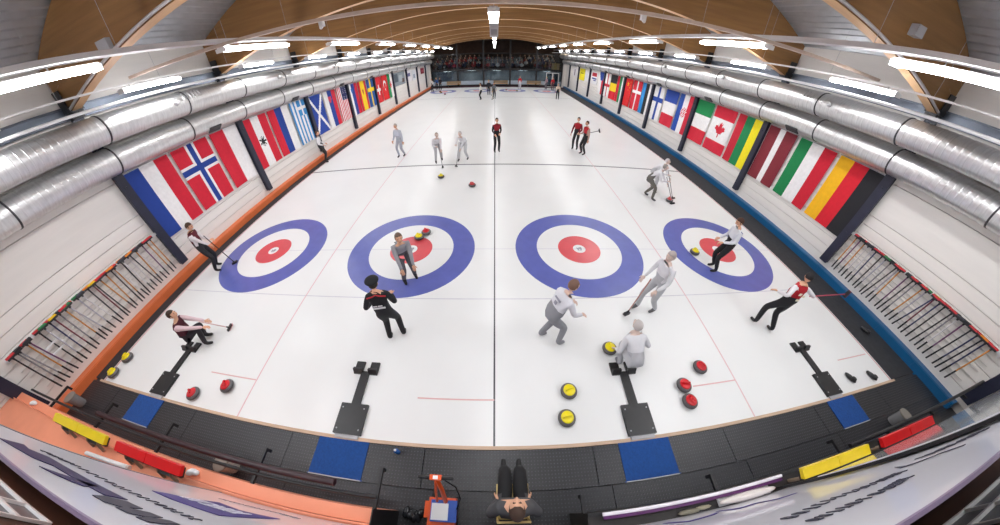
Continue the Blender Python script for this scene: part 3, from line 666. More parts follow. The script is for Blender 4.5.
def usa(u, v):
    if u > .46 and v > .6: return W_ if (math.sin(u*75) > .75 and math.sin(v*75*A_) > .6) else '#232a5c'
    return RD if int(u*13) % 2 == 0 else W_
usa.fine = True
def greece(u, v):
    if u > .44 and v > .64: return W_ if (abs(u-.72) < .055 or abs(v-.82) < .04) else '#3f8fd0'
    return '#3f8fd0' if int(u*9) % 2 == 0 else W_
greece.fine = True
def blob(cu, cv, r):
    return lambda u, v: math.hypot(u-cu, (v-cv)*A_) < r*(.7+.3*math.sin(9*math.atan2(u-cu, v-cv)))
def shield(cu, cv, w): return lambda u, v: abs(u-cu) < w*min(1, (v-cv+.1)*9) and abs(v-cv) < .09
flags = {
 -1: [
  [(stri(BL, W_, RD), 'flag of blue, white and red upright stripes beside the broom rack'),
   (crossf(RD, W_, .13, c2=BL, w2=.065), 'red flag with a white-edged blue cross'),
   (stri(RD, W_), 'flag half red and half white next to the blue cross flag')],
  [(over(stri(RD, W_, RD), (blob(.5, .5, .16), BK)), 'red, white and red flag with a black eagle emblem'),
   (stri(RD, BL, W_), 'flag of red, blue and white upright stripes without an emblem'),
   (greece, 'light blue and white striped flag with a white cross in its corner')],
  [(over(lambda u, v: '#2144a0', (saltire, W_)), 'blue flag with a white diagonal cross'),
   (over(stri(W_, BL, RD), (shield(.45, .75, .13), '#d8465a')), 'white, blue and red flag with a red shield emblem'),
   (usa, 'flag of narrow red and white stripes with a starred blue corner')],
  [(over(stri(W_, BL, RD), (shield(.36, .76, .09), '#2f6fc0')), 'white, blue and red flag with a small blue shield emblem'),
   (over(stri(RD, YE, RD, w=[.25, .5, .25]), (shield(.5, .62, .08), '#a8432a')), 'red, yellow and red flag with a small crest'),
   (crossf('#1f5199', YE, .1), 'blue flag with a yellow cross')],
  [(over(lambda u, v: '#d8202c', (rect(.2, .8, .44, .56), W_), (rect(.42, .58, .3, .7), W_)), 'red flag with a thick white cross in its middle'),
   (over(lambda u, v: '#d6181f', (ringd(.5, .62, .26, .5, .56, .2), W_), (star(.5, .42, .1), W_)), 'red flag with a white crescent and star'),
   (over(stri('#1b8a52', W_), (blob(.5, .55, .24), RD)), 'green and white flag with a red creature on it')]],
 1: [
  [(stri(BK, '#d5182c', '#f5b813'), 'flag of black, red and gold upright stripes beside the broom rack'),
   (stri('#c8142e', W_, '#0f7f46'), 'flag of red, white and green upright stripes'),
   (stri('#7e2430', W_, '#7e2430', w=[.4, .2, .4]), 'dark maroon flag with a narrow white middle stripe')],
  [(stri('#f4e21b', '#11804a', '#c41e34'), 'flag of yellow, green and red upright stripes'),
   (over(striV('#d2203a', W_, '#d2203a', w=[.25, .5, .25]), (leaf, '#cf1b34')), 'red and white flag with a red maple leaf'),
   (striV('#0f8549', W_, '#d01f36'), 'flag of green, white and red level bands')],
  [(over(stri('#d0203a', W_, '#1f4ba4'), (checker, None)), 'red, white and blue flag with a chequered shield'),
   (striV('#20429a', W_, '#d2203a'), 'flag of blue, white and red level bands'),
   (crossf('#f1efef', '#1f449c', .1), 'white flag with a blue cross')],
  [(stri(W_, BK, '#2f8fd6'), 'flag of white, black and light blue upright stripes'),
   (crossf('#d01f33', W_, .075), 'red flag with a thin white cross reaching the edges'),
   (over(lambda u, v: '#d8181e', (star(.62, .8, .13), YE), (star(.3, .9, .05), YE), (star(.3, .78, .05), YE), (star(.36, .68, .05), YE), (star(.5, .6, .05), YE)), 'red flag with yellow stars')],
  [(stri(W_, '#16804d', '#cf1b34'), 'flag of white, green and red upright stripes'),
   (striV('#1f1f24', '#f6d21a', '#d5182c'), 'flag of black, yellow and red level bands'),
   (crossf('#f1efef', '#cf1b34', .09, cv=.5), 'white flag with a red cross')],
  [(over(stri('#cf1b34', W_), (lambda u, v: v > .5+.5*abs(u-.5)*2-.1 and v > .62, BL)), 'red and white flag with a blue triangle')]]}
def flag(f, label, x, y0, y1, z0, z1, sgn):
    nu, nv = (40, 56) if getattr(f, 'fine', False) else (18, 20)
    us = sorted(set([i/nu for i in range(nu+1)] + [round(a, 4) for a in getattr(f, 'us', []) if 0 < a < 1]))
    vs = sorted(set([i/nv for i in range(nv+1)] + [round(a, 4) for a in getattr(f, 'vs', []) if 0 < a < 1]))
    cols = {}; b = MB(); pts = []
    ph = random.uniform(0, 6)
    for v in vs:
        for u in us:
            pts.append((sgn*(.014*math.sin(u*9+ph+v*1.5)*(1.1-v) + .008*math.sin(u*4+ph)), (y1-y0)*(u-.5), (z1-z0)*(v-1)))
    n = len(us); fs = []; mi = []
    for j in range(len(vs)-1):
        for i in range(n-1):
            c = f((us[i]+us[i+1])/2, (vs[j]+vs[j+1])/2)
            mi.append(cols.setdefault(c, len(cols))); fs.append((j*n+i, j*n+i+1, (j+1)*n+i+1, (j+1)*n+i))
    b.v = pts; b.f = fs; b.m = mi; b.s = [True]*len(fs)
    t = thing('flag', label, 'flag', (x, (y0+y1)/2, z1), group='flags on the %s wall' % ('orange curb' if sgn > 0 else 'blue curb'))
    b.build('cloth', [K(c, .8) for c in cols], t)
    MB().path([(0, -(y1-y0)/2-.02, .008), (0, (y1-y0)/2+.02, .008)], .014, 6).build('hanging_rod', GREYPL, t)
    for e in (-1, 1): MB().box((-sgn*.02, e*(y1-y0)/2, .0), (.05, .03, .03)).build('clip', WHITEP, t)
OFF = [(.17, 1.62), (1.75, 3.22), (3.38, 4.70)]
for sgn in (-1, 1):
    for i, bay in enumerate(flags[sgn]):
        for (f, lab), (a, b) in zip(bay, OFF):
            yb = POSTY[i+1]
            flag(f, lab, XWL+.065 if sgn < 0 else XWR-.065, yb+a, yb+b, 1.25, 3.40, -sgn)
# posters further along the walls
def poster(sgn, y0, y1, z0, z1, bg, items, label):
    x = XWL+.03 if sgn < 0 else XWR-.03; s_ = -sgn
    t = thing('poster', label, 'poster', (x, (y0+y1)/2, z0), group='posters on the side walls')
    MB().box((0, 0, (z1-z0)/2), (.03, y1-y0, z1-z0)).build('board', K(bg), t)
    for (u, v, w_, h_, c) in items: MB().box((s_*.018, (u-.5)*(y1-y0), v*(z1-z0)), (.008, w_*(y1-y0), h_*(z1-z0))).build('print_block', K(c), t)
p = POSTY
poster(-1, p[6]+.4, p[6]+4.3, 2.05, 3.35, '#8d979f', [(.2, .6, .3, .6, '#4d5a66'), (.6, .5, .3, .5, '#aeb6ba'), (.8, .3, .2, .3, '#5a4038')], 'grey photo poster after the last flag on the orange curb wall')
poster(-1, p[7]+.4, p[7]+2.2, 2.05, 3.3, '#e6e4e6', [(.4, .6, .6, .3, '#6b6a9a')], 'white poster with a violet block on the orange curb wall')
poster(-1, p[7]+2.5, p[7]+4.4, 2.0, 3.2, '#dfe2e6', [(.5, .4, .5, .4, '#9aa6b4')], 'white poster with a pale blue block on the orange curb wall')
poster(-1, p[8]+2.2, p[8]+4.2, 2.45, 3.2, '#8a2338', [(.5, .5, .5, .3, '#b04a5c')], 'dark red poster near the far corner of the orange curb wall')
poster(1, p[6]+2.3, p[6]+4.5, 2.0, 3.25, '#eceaec', [(.5, .78, .7, .3, '#c02438'), (.5, .45, .7, .12, '#2a3f8c'), (.4, .3, .4, .08, '#2a3f8c')], 'white poster with red and blue print on the blue curb wall')
poster(1, p[7]+.4, p[7]+2.0, 1.95, 3.25, '#e9e7e8', [(.5, .5, .4, .4, '#dcdde6')], 'plain white poster beside the yellow poster')
poster(1, p[7]+2.3, p[7]+4.5, 1.95, 3.3, '#efe01c', [(.5, .62, .6, .1, '#8c8417')], 'yellow poster on the blue curb wall')
poster(1, p[8]+1.2, p[8]+3.0, 2.1, 3.2, '#e6e3e6', [(.5, .5, .2, .7, '#5a3a4c')], 'white poster with a dark upright figure on the blue curb wall')
# ================================================================ BROOM RACKS AND BROOMS
def broom_meshes(hc, pc, grip=None):
    h = MB().path([(0, 0, .0), (0, 0, 1.16)], .017, 7).mesh('handle', K(hc, .35))
    g = MB().path([(0, 0, -.002), (0, 0, .3)], .0195, 7).mesh('grip', K(grip or '#1a1a1e', .6))
    hd = MB(); hd.box((0, 0, 1.19), (.07, .18, .05)); hd.lathe([(.02, 1.12), (.026, 1.17)], 8)
    pd = MB(); pd.box((0, 0, 1.228), (.075, .20, .03), taper=.9)
    return h, g, hd.mesh('head', K('#26262a', .5)), pd.mesh('pad', K(pc, .8))
KINDS = [('black', '#1b1a20', '#c8323a'), ('silver', '#b9b6c0', '#2e7d4a'), ('purple', '#6a3a66', '#2a2a30'), ('white', '#dcd9da', '#d23a34'), ('maroon', '#6d1830', '#e2b51c'), ('navy', '#27305c', '#c83440'), ('grey', '#8d8b90', '#1f1f24'), ('orange', '#c9873a', '#cc2f38'), ('black', '#22202a', '#e3842a'), ('white', '#dedadc', '#3a3a44')]
bmes = [broom_meshes(a[1], a[2]) for a in KINDS]
PADN = {'#2a2a30': 'dark', '#3a3a44': 'dark', '#c8323a': 'red', '#2e7d4a': 'green', '#d23a34': 'red', '#e2b51c': 'yellow', '#c83440': 'red', '#1f1f24': 'black', '#cc2f38': 'red', '#e3842a': 'orange'}
def rack(sgn, xw, nm):
    s_ = -sgn
    t = thing('broom_rack', 'white slotted broom rack on the wall above the %s curb' % nm, 'rack', (xw, -3.25, 0))
    MB().box((s_*.045, 0, 1.60), (.07, 4.5, .03)).build('shelf', K('#c9c8ca', .4), t)
    MB().box((s_*.085, 0, 1.625), (.012, 4.5, .08)).build('shelf_lip', WHITEP, t)
    for y in (-2.2, -1.1, 0, 1.1, 2.2): MB().box((s_*.04, y, 1.55), (.07, .03, .1)).build('shelf_bracket', WHITEP, t)
    for z in (.62, .82, 1.02, 1.22, 1.42): MB().box((s_*.02, 0, z), (.03, 4.5, .014)).build('backing_slat', K('#d9d6d2', .5), t)
    random.seed(11 if sgn < 0 else 12)
    y = -1.34; q = 0
    while y > -5.38:
        k = random.randrange(len(KINDS)); h, g, hd, pd = bmes[k]
        lean = random.uniform(-3, 7) if q % 2 else random.uniform(-1.5, 2)
        o = thing('curling_broom', '%s-handled broom with %s pad, %s from the flags in the %s curb rack' % (KINDS[k][0], PADN[KINDS[k][2]], nth(q), nm), 'broom', (xw+s_*(.23 if q % 2 else .135), y, .44 if not q % 2 else .46), rot=(lean, 0, 0), group='brooms in the rack over the %s curb' % nm)
        place('handle', h, o); place('grip', g, o); place('pad', pd, place('head', hd, o))
        q += 1; y -= random.choice([.11, .125, .14, .16])
rack(-1, XWL+.005, 'orange'); rack(1, XWR-.005, 'blue')
t = thing('wall_bracket', 'small white frame leaning among the brooms over the orange curb', 'frame', (XWL+.17, -4.55, 1.05))
for a, b in (((0, -.22, .0), (.03, .44, .04)), ((0, -.22, .2), (.03, .44, .04)), ((0, -.42, .1), (.03, .04, .2)), ((0, -.02, .1), (.03, .04, .2))): MB().box(a, b).build('bar', WHITEP, t)
# ================================================================ PEOPLE
def ik(a, c, l1, l2, pole):
    a, c = V(a), V(c); d = c-a; L = min(max(d.length, 1e-4), (l1+l2)*.999); dn = d.normalized(); c2 = a+dn*L
    x = (l1*l1-l2*l2+L*L)/(2*L); h = math.sqrt(max(l1*l1-x*x, 0))
    p = V(pole); p = p-dn*p.dot(dn); p = p.normalized() if p.length > 1e-5 else dn.orthogonal()
    return a+dn*x+p*h, c2
def person(label, loc, yaw, pelvis=(0, 0, .94), lean=(4, 0), feet=((-.12, .0), (.12, .04)), footrot=(0, 0), hands=((-.28, .1, .82), (.28, .1, .82)),
           head=(0, 0, 0), top='#8a1c28', sleeve=None, legs='#1d1d22', shoe='#18181a', skin='#d8a789', hair='#3a2618', hat=None, scale=1.0, kneepole=(0, 1, .1), elbpole=(0, -1, -.3), footz=(0, 0), vest=None, trim=None, group=None, chest_print=None, bulk=1.0):
    sleeve = sleeve or top
    P = V(pelvis); R = Matrix.Rotation(math.radians(lean[1]), 3, 'Y') @ Matrix.Rotation(math.radians(-lean[0]), 3, 'X')
    up = R @ V((0, 0, 1)); rt = R @ V((1, 0, 0)); fw = R @ V((0, 1, 0))
    vs, rad, ed, bone = [], [], [], []
    def v(p, r): vs.append(V(p)); rad.append(r); return len(vs)-1
    def e(a, b, m): ed.append((a, b)); bone.append(m)
    pel = v(P, .125*bulk); wai = v(P+up*.18, .12*bulk); che = v(P+up*.36+fw*.01, .14*bulk); nb = v(P+up*.50, .075); nk = v(P+up*.57, .054)
    e(pel, wai, 2); e(wai, che, 0); e(che, nb, 0); e(nb, nk, 3)
    hd = []
    for i, s_ in enumerate((-1, 1)):
        sh = P+up*.44+rt*(.175*s_)
        hp = V(hands[i]); el, wr = ik(sh, hp, .29, .26, V((.5*s_, 0, 0))+V(elbpole))
        a = v(sh, .068*bulk); b = v(el, .05*bulk); c = v(wr, .036)
        e(che, a, 0); e(a, b, 1); e(b, c, 1); hd.append((el, wr))
    for i, s_ in enumerate((-1, 1)):
        hp = P+rt*(.095*s_)+up*(-.04); an = V((feet[i][0], feet[i][1], .085+footz[i]))
        kn, an = ik(hp, an, .45, .44, kneepole)
        a = v(hp, .105*bulk); b = v(kn, .074*bulk); c = v(an, .055)
        fr = math.radians(footrot[i]); tdir = V((-math.sin(fr), math.cos(fr), 0))
        d = v(an+tdir*.07+V((0, 0, -.04)), .043); g = v(an+tdir*.17+V((0, 0, -.052)), .033)
        e(pel, a, 2); e(a, b, 2); e(b, c, 2); e(c, d, 4); e(d, g, 4)
    me = bpy.data.meshes.new('skeleton'); me.from_pydata([tuple(p) for p in vs], ed, []); o = bpy.data.objects.new('skeleton', me); COL.objects.link(o)
    md = o.modifiers.new('skin', 'SKIN'); md.use_smooth_shade = True
    for i, r in enumerate(rad): me.skin_vertices[0].data[i].radius = (r, r)
    me.skin_vertices[0].data[0].use_root = True
    sd = o.modifiers.new('sub', 'SUBSURF'); sd.levels = 1; sd.render_levels = 1
    bpy.context.view_layer.update()
    dg = bpy.context.evaluated_depsgraph_get(); m2 = bpy.data.meshes.new_from_object(o.evaluated_get(dg))
    bpy.data.objects.remove(o); bpy.data.meshes.remove(me)
    B = MB()
    pts = [p.co.copy() for p in m2.vertices]
    segs = [(vs[a], vs[b]) for a, b in ed]
    def near(q):
        best = (9, 0)
        for k, (a, b) in enumerate(segs):
            ab = b-a; t_ = max(0, min(1, (q-a).dot(ab)/ab.length_squared)); d_ = (q-a-ab*t_).length
            if d_ < best[0]: best = (d_, k)
        return best[1]
    for q in pts:
        k = near(q)
        if k in (0, 1, 2): q += rt*((q-P).dot(rt)*.3)
    fm = []
    for p in m2.polygons:
        c = sum((pts[i] for i in p.vertices), V())/len(p.vertices)
        fm.append(bone[near(c)])
    B.v = [tuple(q) for q in pts]; B.f = [tuple(p.vertices) for p in m2.polygons]; B.m = fm; B.s = [True]*len(fm)
    bpy.data.meshes.remove(m2)
    # hands with a palm, four fingers and a thumb
    for i, s_ in enumerate((-1, 1)):
        el, wr = hd[i]; d = (wr-el).normalized(); sd_ = d.cross(V((0, 0, 1)));  sd_ = sd_.normalized() if sd_.length > .05 else V((1, 0, 0)); nn = sd_.cross(d)
        Rm = Matrix((sd_, d, nn)).transposed()
        B.ell(wr+d*.045, (.042, .055, .02), 8, 6, 3, rot=Rm)
        for k, (off, ln) in enumerate(((-.03, .07), (-.01, .08), (.01, .076), (.03, .06))):
            p0 = wr+d*.085+sd_*off; p1 = p0+d*ln*.5-nn*.012; p2 = p1+d*ln*.3-nn*.035
            B.path([p0, p1, p2], [.0095, .009, .0075], 6, 3)
        p0 = wr+d*.03+sd_*(.035*s_); B.path([p0, p0+d*.03+sd_*(.025*s_), p0+d*.055+sd_*(.028*s_)-nn*.015], [.012, .0105, .0085], 6, 3)
    # head with a face
    hr_ = [math.radians(a) for a in head]
    Rh = R @ Matrix.Rotation(hr_[2], 3, 'Z') @ Matrix.Rotation(hr_[0]+math.radians(lean[0])*.7, 3, 'X') @ Matrix.Rotation(hr_[1], 3, 'Y')
    hc = P+up*.60+Rh @ V((0, .025, .10))
    def shape(p):
        q = p.copy()
        if q.z < 0: q.x *= 1+q.z*2.2; q.y *= 1+q.z*.7
        if q.y > 0 and abs(q.x) < .03 and -.035 < q.z < .02: q.y += .012
        return q
    B.ell(hc, (.077, .096, .118), 16, 12, 3, rot=Rh, fn=shape)
    B.path([hc+Rh @ V((0, .09, .015)), hc+Rh @ V((0, .112, -.02)), hc+Rh @ V((0, .098, -.03))], [.008, .014, .009], 6, 3)
    for s_ in (-1, 1):
        B.ell(hc+Rh @ V((.03*s_, .083, .012)), (.012, .008, .008), 8, 5, 5, rot=Rh)
        B.box(hc+Rh @ V((.03*s_, .088, .032)), (.03, .01, .006), 6, rot=Rh)
        B.ell(hc+Rh @ V((.077*s_, -.005, -.005)), (.01, .02, .03), 8, 5, 3, rot=Rh)
    B.box(hc+Rh @ V((0, .082, -.055)), (.04, .012, .009), 7, rot=Rh)
    mats = [K(top, .8), K(sleeve, .8), K(legs, .8), K(skin, .6), K(shoe, .5), K('#1a1512', .3), K(hair, .7), K('#a85a50', .5)]
    t = thing('person', label, 'person', loc, rot=(0, 0, yaw), group=group); t.scale = (scale,)*3
    B.build('body', mats, t)
    if hair and hat != 'cap':
        H = MB(); H.ell(hc+Rh @ V((0, -.012, .018)), (.086, .1, .112), 16, 9, 0, rot=Rh, z0=-.45, fn=lambda p: V((p.x, p.y-(.03 if p.y > .04 and p.z < .045 else 0)*1.6, p.z)))
        H.build('hair', K(hair, .75), t)
    if hat in ('beret', 'cap'):
        H = MB(); H.ell(hc+Rh @ V((0, -.01, .085)), (.125, .135, .05), 18, 8, 0, rot=Rh); H.ell(hc+Rh @ V((0, -.01, .05)), (.09, .108, .05), 16, 6, 0, rot=Rh)
        H.build('beret', K('#15171c', .8), t)
    if trim:
        T = MB(); T.path([P+up*.47+rt*-.17+fw*-.09, P+up*.5+fw*-.1+rt*-.06, P+up*.52+fw*-.085, P+up*.5+fw*-.1+rt*.06, P+up*.47+rt*.17+fw*-.09], .012, 6); T.build('jacket_trim', K(trim), t)
    if chest_print:
        for (du, dz, w_, h_) in chest_print[1]:
            MB().box(P+up*dz+rt*du+fw*(chest_print[2]), (w_, .012, h_), rot=R).build('print', K(chest_print[0]), t)
    return t
def held_broom(p0, p1, label, hc='#1b1a20', pc='#2b2b30'):
    p0, p1 = V(p0), V(p1); d = (p1-p0); L = d.length
    o = tag(place('curling_broom', None, None, p0, rot=d.to_track_quat('Z', 'Y').to_matrix()), label, 'broom')
    MB().path([(0, 0, 0), (0, 0, L-.04)], .0135, 7).build('handle', K(hc, .35), o)
    MB().lathe([(.016, L-.12), (.024, L-.05)], 8).box((0, 0, L-.03), (.07, .19, .045)).build('head', K('#26262a', .5), o)
    MB().box((0, 0, L-.005), (.075, .21, .02)).build('pad', K(pc, .8), o.children[-1] if o.children[-1].name.startswith('head') else o.children[0])
BACK = [(-.05, .36, .1, .03), (.06, .36, .08, .03), (0, .29, .2, .035)]
# standing player by the first house, leaning on a broom
person('player in maroon vest and white sleeves standing on the outer house by the orange curb', (-8.87, -.88, 0), -65, feet=((-.2, -.08), (.16, .02)), hands=((-.08, .36, 1.02), (.12, .42, .88)), head=(-20, 0, 0), top='#5e1626', sleeve='#dcd6d8', hair='#4a3222')
held_broom((-8.58, -.76, 1.22), (-8.3, -.62, .02), 'dark broom held by the player in the maroon vest')
person('player in white top and black trousers standing against the orange curb', (-9.55, 7.9, 0), -70, feet=((-.2, 0), (.15, .05)), hands=((-.2, .25, 1.0), (.22, .24, 1.0)), top='#e9e8ea', legs='#1a1a1e', hair='#5a3a26', chest_print=('#2a2a30', [(0, .3, .1, .12), (.05, .2, .06, .05)], .13))
person('player in pale blue-grey top walking on the ice beyond the hog line', (-4.93, 7.9, 0), 160, feet=((-.1, -.12), (.1, .12)), hands=((-.3, .12, .85), (.25, .2, .9)), lean=(6, 0), top='#c3c8d4', legs='#a7aab4', shoe='#26262a', hair='#b4aca6', head=(-10, 0, 0))
person('player in red and black standing beside the black divider line', (.1, 8.25, 0), 190, hands=((-.13, .22, 1.02), (.13, .24, .98)), top='#8e1a28', sleeve='#2a1a20', legs='#1b1b1f', hair='#3a2418')
person('player in red jacket standing behind another red-jacketed player', (4.5, 8.95, 0), 150, hands=((-.15, .24, 1.0), (.3, .08, .85)), top='#a81826', sleeve='#7c1420', legs='#1a1a1e', hair='#2f2018')
person('player in bright red vest holding a broom beside another red-jacketed player', (4.75, 8.1, 0), 110, hands=((-.3, .08, .85), (.14, .28, 1.08)), top='#c02330', sleeve='#b89a90', legs='#1a1a1e', hair='#4a2c1a')
held_broom((4.6, 8.25, 1.02), (5.35, 7.9, 1.35), 'dark broom carried by the player in the bright red vest')
person('player in white shirt and black trousers standing on the outer house by the blue curb', (6.36, -.9, 0), 75, feet=((-.14, .02), (.14, .0)), hands=((-.12, .3, 1.0), (.2, .25, .95)), head=(-22, 0, 0), top='#e8e8ec', sleeve='#dfe0e6', legs='#17171b', hair='#4a2c1e', chest_print=('#3a4a8c', [(-.02, .38, .1, .03), (-.02, .32, .08, .03)], -.14))
person('player in red vest and white sleeves stretching an arm toward the blue curb', (6.5, -2.95, 0), -8, feet=((-.2, .1), (.16, -.14)), hands=((-.36, .12, 1.12), (.62, .06, 1.14)), lean=(3, 4), top='#b01424', sleeve='#e6e2e6', legs='#1c1a20', hair='#191519', head=(-12, 0, -35), chest_print=('#e8dcc8', [(-.06, .34, .07, .06), (.07, .3, .07, .05), (.0, .18, .08, .05)], -.145))
held_broom((7.05, -2.99, 1.11), (8.55, -3.0, 1.1), 'red broom held level by the player in the red vest', '#b02a48', '#8a1f38')
person('player in maroon top crouching on the hack beside the orange curb', (-7.12, -3.5, 0), -62, pelvis=(0, -.02, .36), lean=(14, 0), feet=((-.13, .22), (.16, .3)), hands=((-.05, .62, .52), (.14, .68, .5)), top='#4c1626', sleeve='#d9bfc4', legs='#2a262c', hair='#3a281c', head=(8, 0, 0))
held_broom((-6.6, -3.3, .68), (-6.4, -2.98, .03), 'pale broom reaching over the ice from the crouching maroon player', '#d8b8b4', '#cfa0a0')
person('person in black jacket with red trim and black beret standing on open ice', (-2.0, -2.92, 0), 12, scale=.97, feet=((-.13, .0), (.16, .06)), hands=((-.24, .2, 1.02), (.16, .3, 1.08)), top='#17181d', legs='#191a1f', hair='#241a14', hat='beret', trim='#b5202c', chest_print=('#d8d8dc', [(-.06, .3, .07, .02), (.03, .3, .08, .02), (0, .25, .22, .03)], -.145), shoe='#1c1c20')
person('player in grey top bending over in the house with two stones', (-2.15, -1.15, 0), 212, pelvis=(0, -.14, .74), lean=(30, 0), feet=((-.15, .0), (.15, .06)), hands=((-.12, .36, .62), (.16, .36, .62)), top='#9c9ca2', legs='#55555c', shoe='#1b1b1f', hair='#6a5648', head=(15, 0, 0), chest_print=('#4c4c54', [(0, .34, .2, .025), (0, .28, .16, .02)], -.14))
person('player in white shirt and grey trousers leaning forward beside the back line', (1.1, -2.92, 0), -70, pelvis=(0, -.08, .9), lean=(26, 0), feet=((-.16, -.14), (.16, .1)), hands=((-.12, .4, .92), (.2, .42, .9)), top='#dcdce2', legs='#8f9096', shoe='#85868c', hair='#7a5c4c', skin='#dcbcac', chest_print=('#9a9aa6', [(0, .38, .16, .03), (.0, .3, .06, .06)], -.14))
person('pale player in white jacket and light trousers walking between two houses', (3.5, -2.2, 0), 105, lean=(10, 0), feet=((-.12, -.16), (.12, .18)), hands=((-.2, .3, .92), (.22, .3, .95)), top='#e4e4e8', legs='#bcbec2', shoe='#5c5c60', hair='#b8aca8', skin='#dcc4b8')
held_broom((3.22, -2.2, 1.0), (2.95, -2.35, .03), 'thin broom held by the pale player walking between two houses', '#b88a80', '#55504f')
person('pale player crouching low on the hack to deliver a yellow stone', (2.52, -3.52, 0), 2, pelvis=(0, -.14, .38), lean=(42, 0), feet=((-.14, -.02), (.2, .25)), hands=((-.2, .2, .27), (.28, .3, .45)), top='#e0e0e4', legs='#c2c3c8', shoe='#8a8a90', hair='#c4bcb8', skin='#dcc6ba', head=(25, 0, 0))
def sweeper(label, loc, yaw, top, legs, hair, grp=None):
    person(label, loc, yaw, pelvis=(0, -.2, .82), lean=(44, 0), feet=((-.18, -.2), (.18, .12)), hands=((-.08, .5, .72), (.14, .44, .9)), top=top, legs=legs, hair=hair, head=(22, 0, 0), shoe='#55555a', skin='#d8c0b4', group=grp)
    a = math.radians(yaw); f = V((-math.sin(a), math.cos(a), 0)); q = V(loc)
    held_broom(q+f*.38+V((0, 0, 1.0)), q+f*.95+V((0, 0, .02)), 'broom pushed by the '+label.split(' ahead')[0].split(' beside')[0].split(' behind')[0], '#8d8b90')
sweeper('sweeper in light grey with brown hair ahead of the yellow stone at the hog line', (-2.75, 6.9, 0), 200, '#e0dee2', '#bdbbc0', '#a89488')
sweeper('sweeper in light grey with grey hair beside the yellow stone at the hog line', (-1.55, 7.0, 0), 165, '#e2e2e6', '#c8c8cc', '#c0bab8')
sweeper('sweeper in white with grey-brown trousers beside the sliding red stone', (6.2, 3.3, 0), -120, '#e2e2e6', '#6a6862', '#9a948e')
sweeper('sweeper in pale grey behind the sliding red stone', (6.75, 4.05, 0), 215, '#e4e4e8', '#c8c8cc', '#c8c2c4')
# far players
FP = [(-1.5, 26.4, 'player in white top and black trousers on the near side of the far hog line', '#ece8e2', '#17171b', 100), (-.72, 30.2, 'player all in black with a broom in front of the far houses', '#1c1c22', '#1a1a1f', 180), (-.1, 27.0, 'player in grey top and light cap beside the far hog line', '#6d7076', '#3a3a42', 200),
      (3.6, 36.9, 'player in red top and white trousers in a far house', '#c8202c', '#dcdce0', 180), (8.3, 36.6, 'player in red jacket standing by the glazed door', '#c42430', '#5a3a40', 170), (7.5, 37.1, 'player in pink-grey top bending beside the glazed door', '#b08890', '#6a6068', 120), (7.2, 27.5, 'player in cream top and black trousers near the blue curb at the far hog line', '#d8c4b0', '#1d1d21', 170),
      (-8.4, 37.0, 'player in blue jacket near the far orange curb corner', '#2f4f86', '#1b1b20', 170), (-8.75, 35.5, 'player in white and black near the far orange curb corner', '#d8d4d2', '#26262c', 150), (-7.95, 37.3, 'player in dark jacket behind the blue-jacketed one', '#24242a', '#1b1b20', 190)]
for x, y, l, a, b, yw in FP: person(l, (x, y, 0), yw, top=a, legs=b, hands=((-.16, .26, .98), (.26, .14, .85)), hair=random.choice(['#3a2618', '#54402c', '#c8b060']))
held_broom((-.55, 30.0, 1.2), (-.4, 29.6, .02), 'broom held by the far player in black', '#2a2a2e'); held_broom((-.2, 26.75, 1.2), (-.3, 26.3, .02), 'broom held by the far player in grey', '#c8b060')
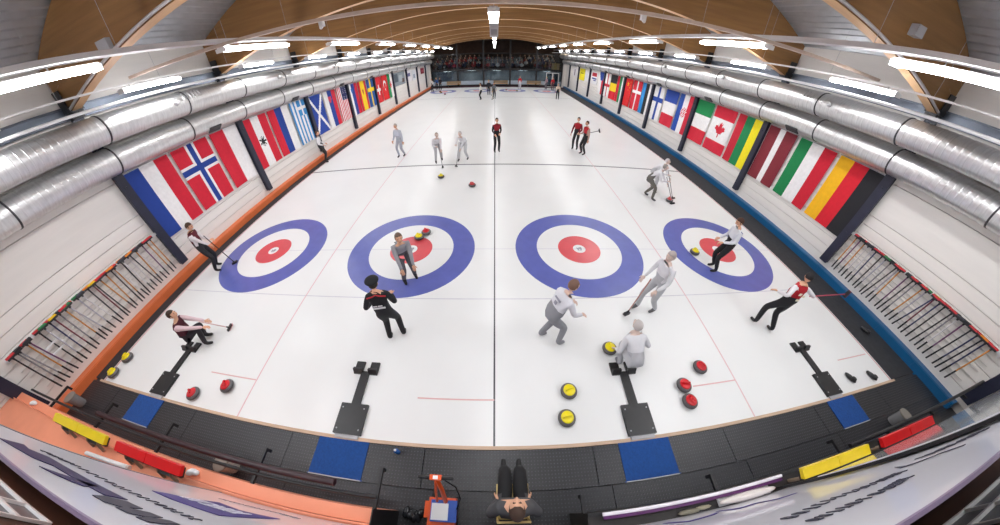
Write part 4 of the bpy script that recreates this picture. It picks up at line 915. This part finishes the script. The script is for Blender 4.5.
# seated person right below, on a pale wooden chair
CH = K('#d9bd7a', .5)
t = thing('chair', 'pale wooden chair under the seated person in the grey jacket', 'chair', (.24, -5.64, -.008))
MB().box((0, 0, .42), (.42, .42, .03)).build('seat', CH, t)
for a in (-.19, .19):
    for b in (-.18, .18): MB().path([(a, b, 0), (a*.95, b*.95, .41)], .018, 6).build('leg', CH, t)
for a in (-.19, .19): MB().path([(a, -.2, .41), (a, -.235, .66)], .016, 6).build('back_post', CH, t)
MB().box((0, -.235, .6), (.38, .025, .12)).build('backrest', CH, t)
person('person in grey jacket and black trousers sitting on a chair on the rubber floor', (.24, -5.64, 0), 0, pelvis=(0, -.08, .56), lean=(2, 0), feet=((-.1, .42), (.13, .42)), hands=((-.2, .02, .58), (.2, .02, .58)), top='#4b4b4e', legs='#141417', hair='#3f2b20', head=(34, 0, 0), elbpole=(0, -.6, -.2), bulk=1.25)
# ice edging machine
t = thing('ice_edger', 'orange ice edging machine with T handle and blue cover on the rubber floor', 'machine', (-.68, -5.78, -.008))
OR = mat('machine_orange', '#e2571c', rough=.35, var=.05)
MB().box((0, 0, .22), (.36, .34, .2)).box((-.2, .02, .26), (.06, .2, .14)).build('base', OR, t)
MB().box((.03, .01, .34), (.34, .26, .05)).build('cover', K('#1d4fae', .4), t)
MB().box((-.02, -.0, .368), (.22, .2, .006)).build('paper', WHITEP, t)
for a in (-.17, .17):
    for b in (-.13, .13): MB().lathe([(.0, -.02), (.07, -.02), (.07, .02), (.0, .02)], 12, c=(a, b, .07), rot=(0, 90, 0)).build('wheel', BLACK, t)
MB().path([(.05, .1, .3), (.03, .25, .65), (.0, .36, .95)], [.032, .03, .028], 8).build('handle_post', OR, t)
MB().path([(-.07, .1, .3), (-.05, .22, .6), (-.02, .33, .85)], .018, 8).build('brace', OR, t)
MB().path([(-.21, .36, .97), (.21, .36, .97)], .02, 8).build('handlebar', BLACK, t)
MB().box((0, .36, .97), (.14, .06, .06)).build('clamp', OR, t); MB().box((0, .36, 1.003), (.06, .04, .006)).build('decal', WHITEP, t)
MB().path([(.1, .34, .93), (.22, .28, .8), (.26, .16, .55), (.2, .04, .38)], .009, 6).build('cable', BLACK, t)
t = thing('plastic_bag', 'crumpled dark plastic bag on the rubber floor beside the orange machine', 'bag', (-1.12, -5.86, -.008))
for q in range(6): MB().ell((random.uniform(-.13, .13), random.uniform(-.06, .06), .05), (random.uniform(.06, .11), random.uniform(.04, .07), random.uniform(.05, .09)), 8, 5, rot=(random.uniform(0, 40), 0, random.uniform(0, 180))).build('fold', mat('bag_gloss', '#26282c', rough=.18, var=.3, scale=12), t)
